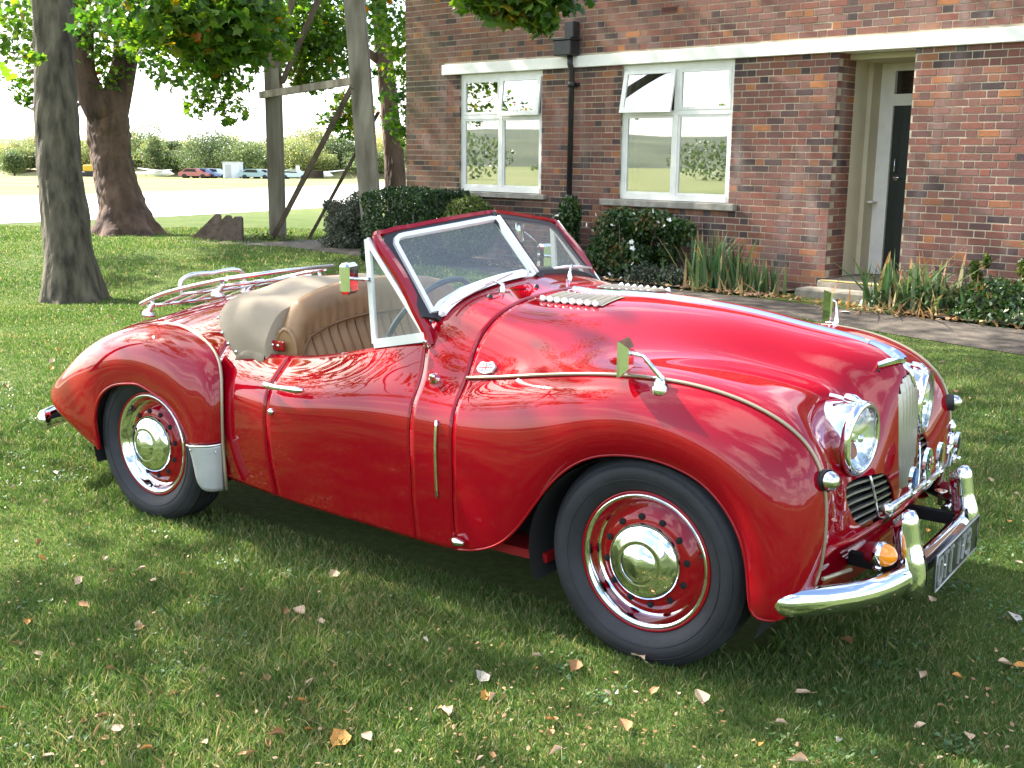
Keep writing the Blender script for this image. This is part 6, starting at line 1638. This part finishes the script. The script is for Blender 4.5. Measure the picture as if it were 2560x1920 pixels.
# ---------------- grass blades, dense near the camera and thinning out
GRASS = leaf_material('grass_blade', [(0, (.032, .070, .016)), (.35, (.070, .132, .028)), (.60, (.125, .185, .048)), (.76, (.24, .26, .085)), (.90, (.38, .33, .17)), (1, (.26, .17, .08))], .35, rough=.5)
def grass_field(name, n, rmin, rmax, hgt, wid, seed, power=1.0):
    r = np.random.default_rng(seed)
    fwd = np.array([CF[0], CF[1]]); fwd /= np.linalg.norm(fwd); rt = np.array([CR[0], CR[1]]); rt /= np.linalg.norm(rt)
    u = r.random(n * 2); d = rmin * (rmax / rmin) ** u if power == 0 else (rmin ** power + (rmax ** power - rmin ** power) * u) ** (1 / power)
    lat = r.uniform(-.60, .60, n * 2) * d
    X = CAM_POS[0] + fwd[0] * d + rt[0] * lat; Y = CAM_POS[1] + fwd[1] * d + rt[1] * lat
    w = X * N_[0] + Y * N_[1] - D_; s = X * E_[0] + Y * E_[1]
    edge = np.interp(s, [-14.2, -12.2, -9.9, -5, -1.6, -.1, 2, 5], [1.3, .62, .75, 1.45, 1.9, 2.15, 2.4, 2.55])
    ok = (w > edge + r.normal(.03, .05, len(w))) | ((s < -13) & (X > -21.2)) | ((s < -9.9) & (w < -.9) & (X > -22))
    ok &= X > -21.3
    ok &= ~((np.abs(X) < 1.45) & (np.abs(Y) < .5))
    X, Y, d = X[ok][:n], Y[ok][:n], d[ok][:n]; m = len(X)
    Z = ground_z(X, Y)
    h = hgt * r.uniform(.35, 1.0, m) * (.8 + .45 * np.sin(X * 1.9 + np.sin(Y * 1.1) * 2) * np.sin(Y * 1.7 + 1)); h = np.maximum(h, hgt * .22)
    sc_ = np.clip(d / 4.5, .8, 6)
    ww = wid * sc_ * r.uniform(.7, 1.3, m); a = r.uniform(0, 2 * PI, m); ln_ = r.uniform(.1, 1.1, m) * h; b_ = r.uniform(0, 2 * PI, m)
    sx, sy = np.cos(a) * ww / 2, np.sin(a) * ww / 2; lx, ly = np.cos(b_) * ln_, np.sin(b_) * ln_
    P = np.zeros((m, 5, 3))
    P[:, 0] = np.stack([X - sx, Y - sy, Z - .004], 1); P[:, 1] = np.stack([X + sx, Y + sy, Z - .004], 1)
    P[:, 2] = np.stack([X + sx * .8 + lx * .4, Y + sy * .8 + ly * .4, Z + h * .6], 1); P[:, 4] = np.stack([X - sx * .8 + lx * .4, Y - sy * .8 + ly * .4, Z + h * .6], 1)
    P[:, 3] = np.stack([X + lx, Y + ly, Z + h], 1)
    thin = np.sin(X * 2.3 + 1.7 * np.sin(Y * 1.9)) * np.sin(Y * 2.9 + 1.1 * np.sin(X * 3.1)) + .5 * np.sin(X * 7.3) * np.sin(Y * 6.1 + 2)
    patch = .5 * np.sin(X * 1.3 + 2 * np.sin(Y * .7)) * np.sin(Y * 1.5 + X * .4) + .3 * np.sin(X * 4.1 + 1) * np.sin(Y * 3.7)
    tone = r.normal(.40, .13, m) + .13 * patch; tone = np.where(r.random(m) < .13 + .06 * patch + .16 * np.clip(thin - .35, 0, 1), r.uniform(.70, 1, m), tone)
    return tag(put(name, raw_mesh(name, P.reshape(-1, 3), np.arange(m * 5).reshape(m, 5), GRASS, False, np.clip(tone, 0, 1))), kind='stuff')
grass_field('grass', 330000, 2.2, 6.5, .040, .0034, 1, .9)
grass_field('tall_grass', 16000, 2.2, 7.5, .075, .0030, 5, 1.0)
grass_field('grass', 200000, 6.5, 14.0, .045, .0034, 2, 1.0)
grass_field('grass', 90000, 14.0, 24.0, .055, .0036, 3, 1.0)

# clover and weeds in small patches
rw = np.random.default_rng(44); Pc = []
for k in range(210):
    d = 2.4 + 6.5 * rw.random() ** .9; lat = rw.uniform(-.55, .55) * d; fx, fy = CF[0] / math.hypot(CF[0], CF[1]), CF[1] / math.hypot(CF[0], CF[1])
    c = np.array([CAM_POS[0] + fx * d + fy * lat, CAM_POS[1] + fy * d - fx * lat]); w = c[0] * N_[0] + c[1] * N_[1] - D_
    if w < 2.6 or (abs(c[0]) < 1.7 and abs(c[1]) < .8): continue
    q = rw.normal(0, rw.uniform(.03, .10), (int(rw.integers(14, 60)), 2)) + c
    Pc.append(np.stack([q[:, 0], q[:, 1], ground_z(q[:, 0], q[:, 1]) + rw.uniform(.012, .032, len(q))], 1))
Pc = np.concatenate(Pc)
CLOV = leaf_material('clover_leaf', [(0, (.022, .060, .018)), (.6, (.05, .12, .03)), (1, (.10, .17, .05))], .25)
tag(put('clover', leaves(Pc, .017, 'oval', CLOV, rw.random(len(Pc)), .35, 72, 'clover')), kind='stuff')

# ---------------- fallen leaves
LF = [material('dry_leaf_pale', (.50, .36, .24), rough=.8, var=.25, scale=20), material('dry_leaf_brown', (.30, .16, .07), rough=.8, var=.3, scale=20), material('dry_leaf_orange', (.48, .22, .05), rough=.75, var=.3, scale=20), material('dry_leaf_grey', (.42, .38, .33), rough=.8, var=.2, scale=20)]
def curl_leaf(seed, size, curl):
    r = np.random.default_rng(seed); S = leaf_shape('maple') * [.9, 1]; n = 5; mb = MB()
    # ribs across a curled blade
    prof = [(0, .04), (.2, .30), (.45, .42), (.7, .34), (1, .03)]; vs = []; m = 7
    for t_, w in prof:
        w *= 1 + r.uniform(-.25, .25)
        for j in range(m):
            q = (j / (m - 1) - .5) * 2; an = q * curl
            x = math.sin(an) / max(curl, .2) * w; z = (1 - math.cos(an)) / max(curl, .2) * w
            vs.append(((x + .06 * math.sin(t_ * 5)) * size, (t_ - .5) * size * (1 + .1 * q * r.uniform(-1, 1)), (z + .10 * math.sin(t_ * PI + seed) * (1 if curl > .8 else .4)) * size))
    fs = [(i * m + j, i * m + j + 1, (i + 1) * m + j + 1, (i + 1) * m + j) for i in range(4) for j in range(m - 1)]
    mb.add(vs, fs, True); k = len(mb.v)
    mb.tube([(0, -.5 * size, .0), (.02 * size, -.8 * size, .04 * size)], [.016 * size, .010 * size], 4)
    return mb
protos = [[curl_leaf(k, 1.0, c).mesh('fallen_leaf', m_) for m_ in LF] for k, c in ((1, 1.5), (2, 2.2), (3, .8), (4, 1.2))]
def drop(x, y, size, k, m_, rz, tiltx, label, name='fallen_leaf', group='dry leaves fallen on the lawn'):
    o = bpy.data.objects.new(name, protos[k % 4][m_]); COL.objects.link(o)
    o.location = (x, y, float(ground_z(x, y)) + .022 + size * .05); o.scale = (size, size, size); o.rotation_euler = (tiltx, .3 * math.sin(rz * 3), rz)
    return tag(o, label, 'leaf', group)
LBL = ['pale curled dry leaf lying on the lawn', 'brown curled dry leaf lying on the lawn', 'orange dry leaf lying on the lawn', 'greyish dry leaf lying on the lawn']
def on_ground(px, py):
    d = CF + CR * (px - 1280) / FOCAL - CU * (py - 960) / FOCAL; q = CAM_POS + d * ((.02 - CAM_POS[2]) / d[2]); return q[0], q[1]
special = [(1116, 1783, .062, 1, 0, .9, 'large pale rolled leaf on the grass below the door'), (850, 1850, .075, 2, 2, .3, 'large yellow-brown leaf at the bottom edge of the lawn'), (1595, 1645, .060, 0, 0, 1.2, 'pale curled leaf right in front of the front tyre'), (690, 1838, .05, 1, 1, 2, 'small brown seed-like leaf left of the yellow-brown one'),
           (1438, 1667, .055, 3, 1, .2, 'reddish curled leaf left of the front tyre'), (835, 1437, .055, 2, 0, .4, 'pale leaf on the shaded grass beneath the door'), (748, 1530, .05, 3, 0, 1.5, 'pinkish upright leaf in the middle of the left lawn'), (2535, 1545, .06, 2, 3, .5, 'white star-shaped leaf at the right edge'), (2115, 1607, .055, 0, 1, 1, 'tan leaf under the front bumper'),
           (2330, 1500, .04, 2, 0, .2, 'small pale leaf under the overrider'), (2008, 1735, .055, 2, 0, 2.4, 'flat pale leaf in front of the bumper'), (1750, 1745, .06, 3, 0, .7, 'crumpled pale leaf below the front wheel'), (1995, 1905, .055, 1, 0, 1.8, 'cream rolled leaf at the bottom right edge'), (2300, 1690, .055, 0, 0, .3, 'cream folded leaf on the right foreground grass'),
           (2512, 1660, .05, 3, 0, 2.2, 'pale leaf close to the right edge of the lawn'), (1205, 1695, .06, 2, 3, .5, 'pale green fallen leaf between the sill and the lower edge'), (1560, 1815, .05, 3, 1, .9, 'rust coloured leaf straight below the front hubcap')]
for px, py, sz, k, m_, rz, lb_ in special:
    x, y = on_ground(px, py); drop(x, y, sz, k, m_, rz, .1, lb_)
rl = np.random.default_rng(12)
def lawn_place(px, py):
    if py < 1000: return 'behind the car tail' if px < 1200 else 'beyond the car nose'
    if px > 2250: return 'right of the bumper' if py < 1500 else 'in the lower right corner'
    if py > 1700: return ['in the lower left corner', 'on the lower edge under the door', 'on the lower edge under the wheel'][int(np.searchsorted([640, 1280], px))]
    return ['by the left edge', 'below the rear wheel', 'below the door', 'below the front wheel', 'below the bumper'][int(np.searchsorted([300, 700, 1300, 1850], px))]
todo = []
for i in range(240):
    if i < 170: px, py = rl.uniform(0, 2560), 1000 + 900 * rl.random() ** .8; sz = rl.uniform(.020, .040)
    else: px, py = (rl.uniform(0, 700) if i % 3 else rl.uniform(2350, 2560)), rl.uniform(640, 1000); sz = rl.uniform(.04, .065)
    x, y = on_ground(px, py)
    if abs(x) < 2.0 and abs(y) < .85: continue
    todo.append((px, py, x, y, sz, int(rl.choice(4, p=[.38, .42, .16, .04]))))
LL = ordered([((('pale curled leaf', 'brown curled leaf', 'orange dry leaf', 'greyish dry leaf')[c], lawn_place(px, py)), px) for px, py, x, y, sz, c in todo],
             lambda k, n_, N: of_like((k[0] if N == 1 else k[0].replace('leaf', 'leave'), k[1]), n_, N))
for (px, py, x, y, sz, c), lb_ in zip(todo, LL): drop(x, y, sz, int(rl.integers(4)), c, rl.uniform(0, 6.3), rl.normal(0, .3), lb_)
# leaf litter too small to pick apart
n = 1500; pxs = rl.uniform(-50, 2600, n); pys = 640 + 1280 * rl.random(n) ** 1.0
G = np.array([on_ground(a, b_) for a, b_ in zip(pxs, pys)]); okk = ~((np.abs(G[:, 0]) < 2.0) & (np.abs(G[:, 1]) < .85)) & (G[:, 0] > -20); G = G[okk]
P = np.stack([G[:, 0], G[:, 1], ground_z(G[:, 0], G[:, 1]) + .022], 1)
LIT = leaf_material('litter', [(0, (.20, .10, .045)), (.5, (.36, .20, .09)), (.8, (.48, .33, .20)), (1, (.45, .20, .04))], .1)
tag(put('leaf_litter', leaves(P, .014, 'oval', LIT, rl.random(len(P)), .35, 70, 'leaf_litter')), kind='stuff')
# dry leaves along the edge of the bed
Q = np.array([W3(rl.uniform(-8, 3), 0, 0) for _ in range(900)]); ss_ = Q @ E_
W_ = np.interp(ss_, [-9.9, -5, -1.5, 2, 5], [.35, .86, 1.05, 1.15, 1.2]) + rl.normal(-.12, .12, 900)
P = Q + W_[:, None] * N_; P[:, 2] = ground_z(P[:, 0], P[:, 1]) + .045
tag(put('leaf_litter', leaves(P, .045, 'maple', LIT, rl.random(900), .4, 71, 'leaf_litter')), kind='stuff')
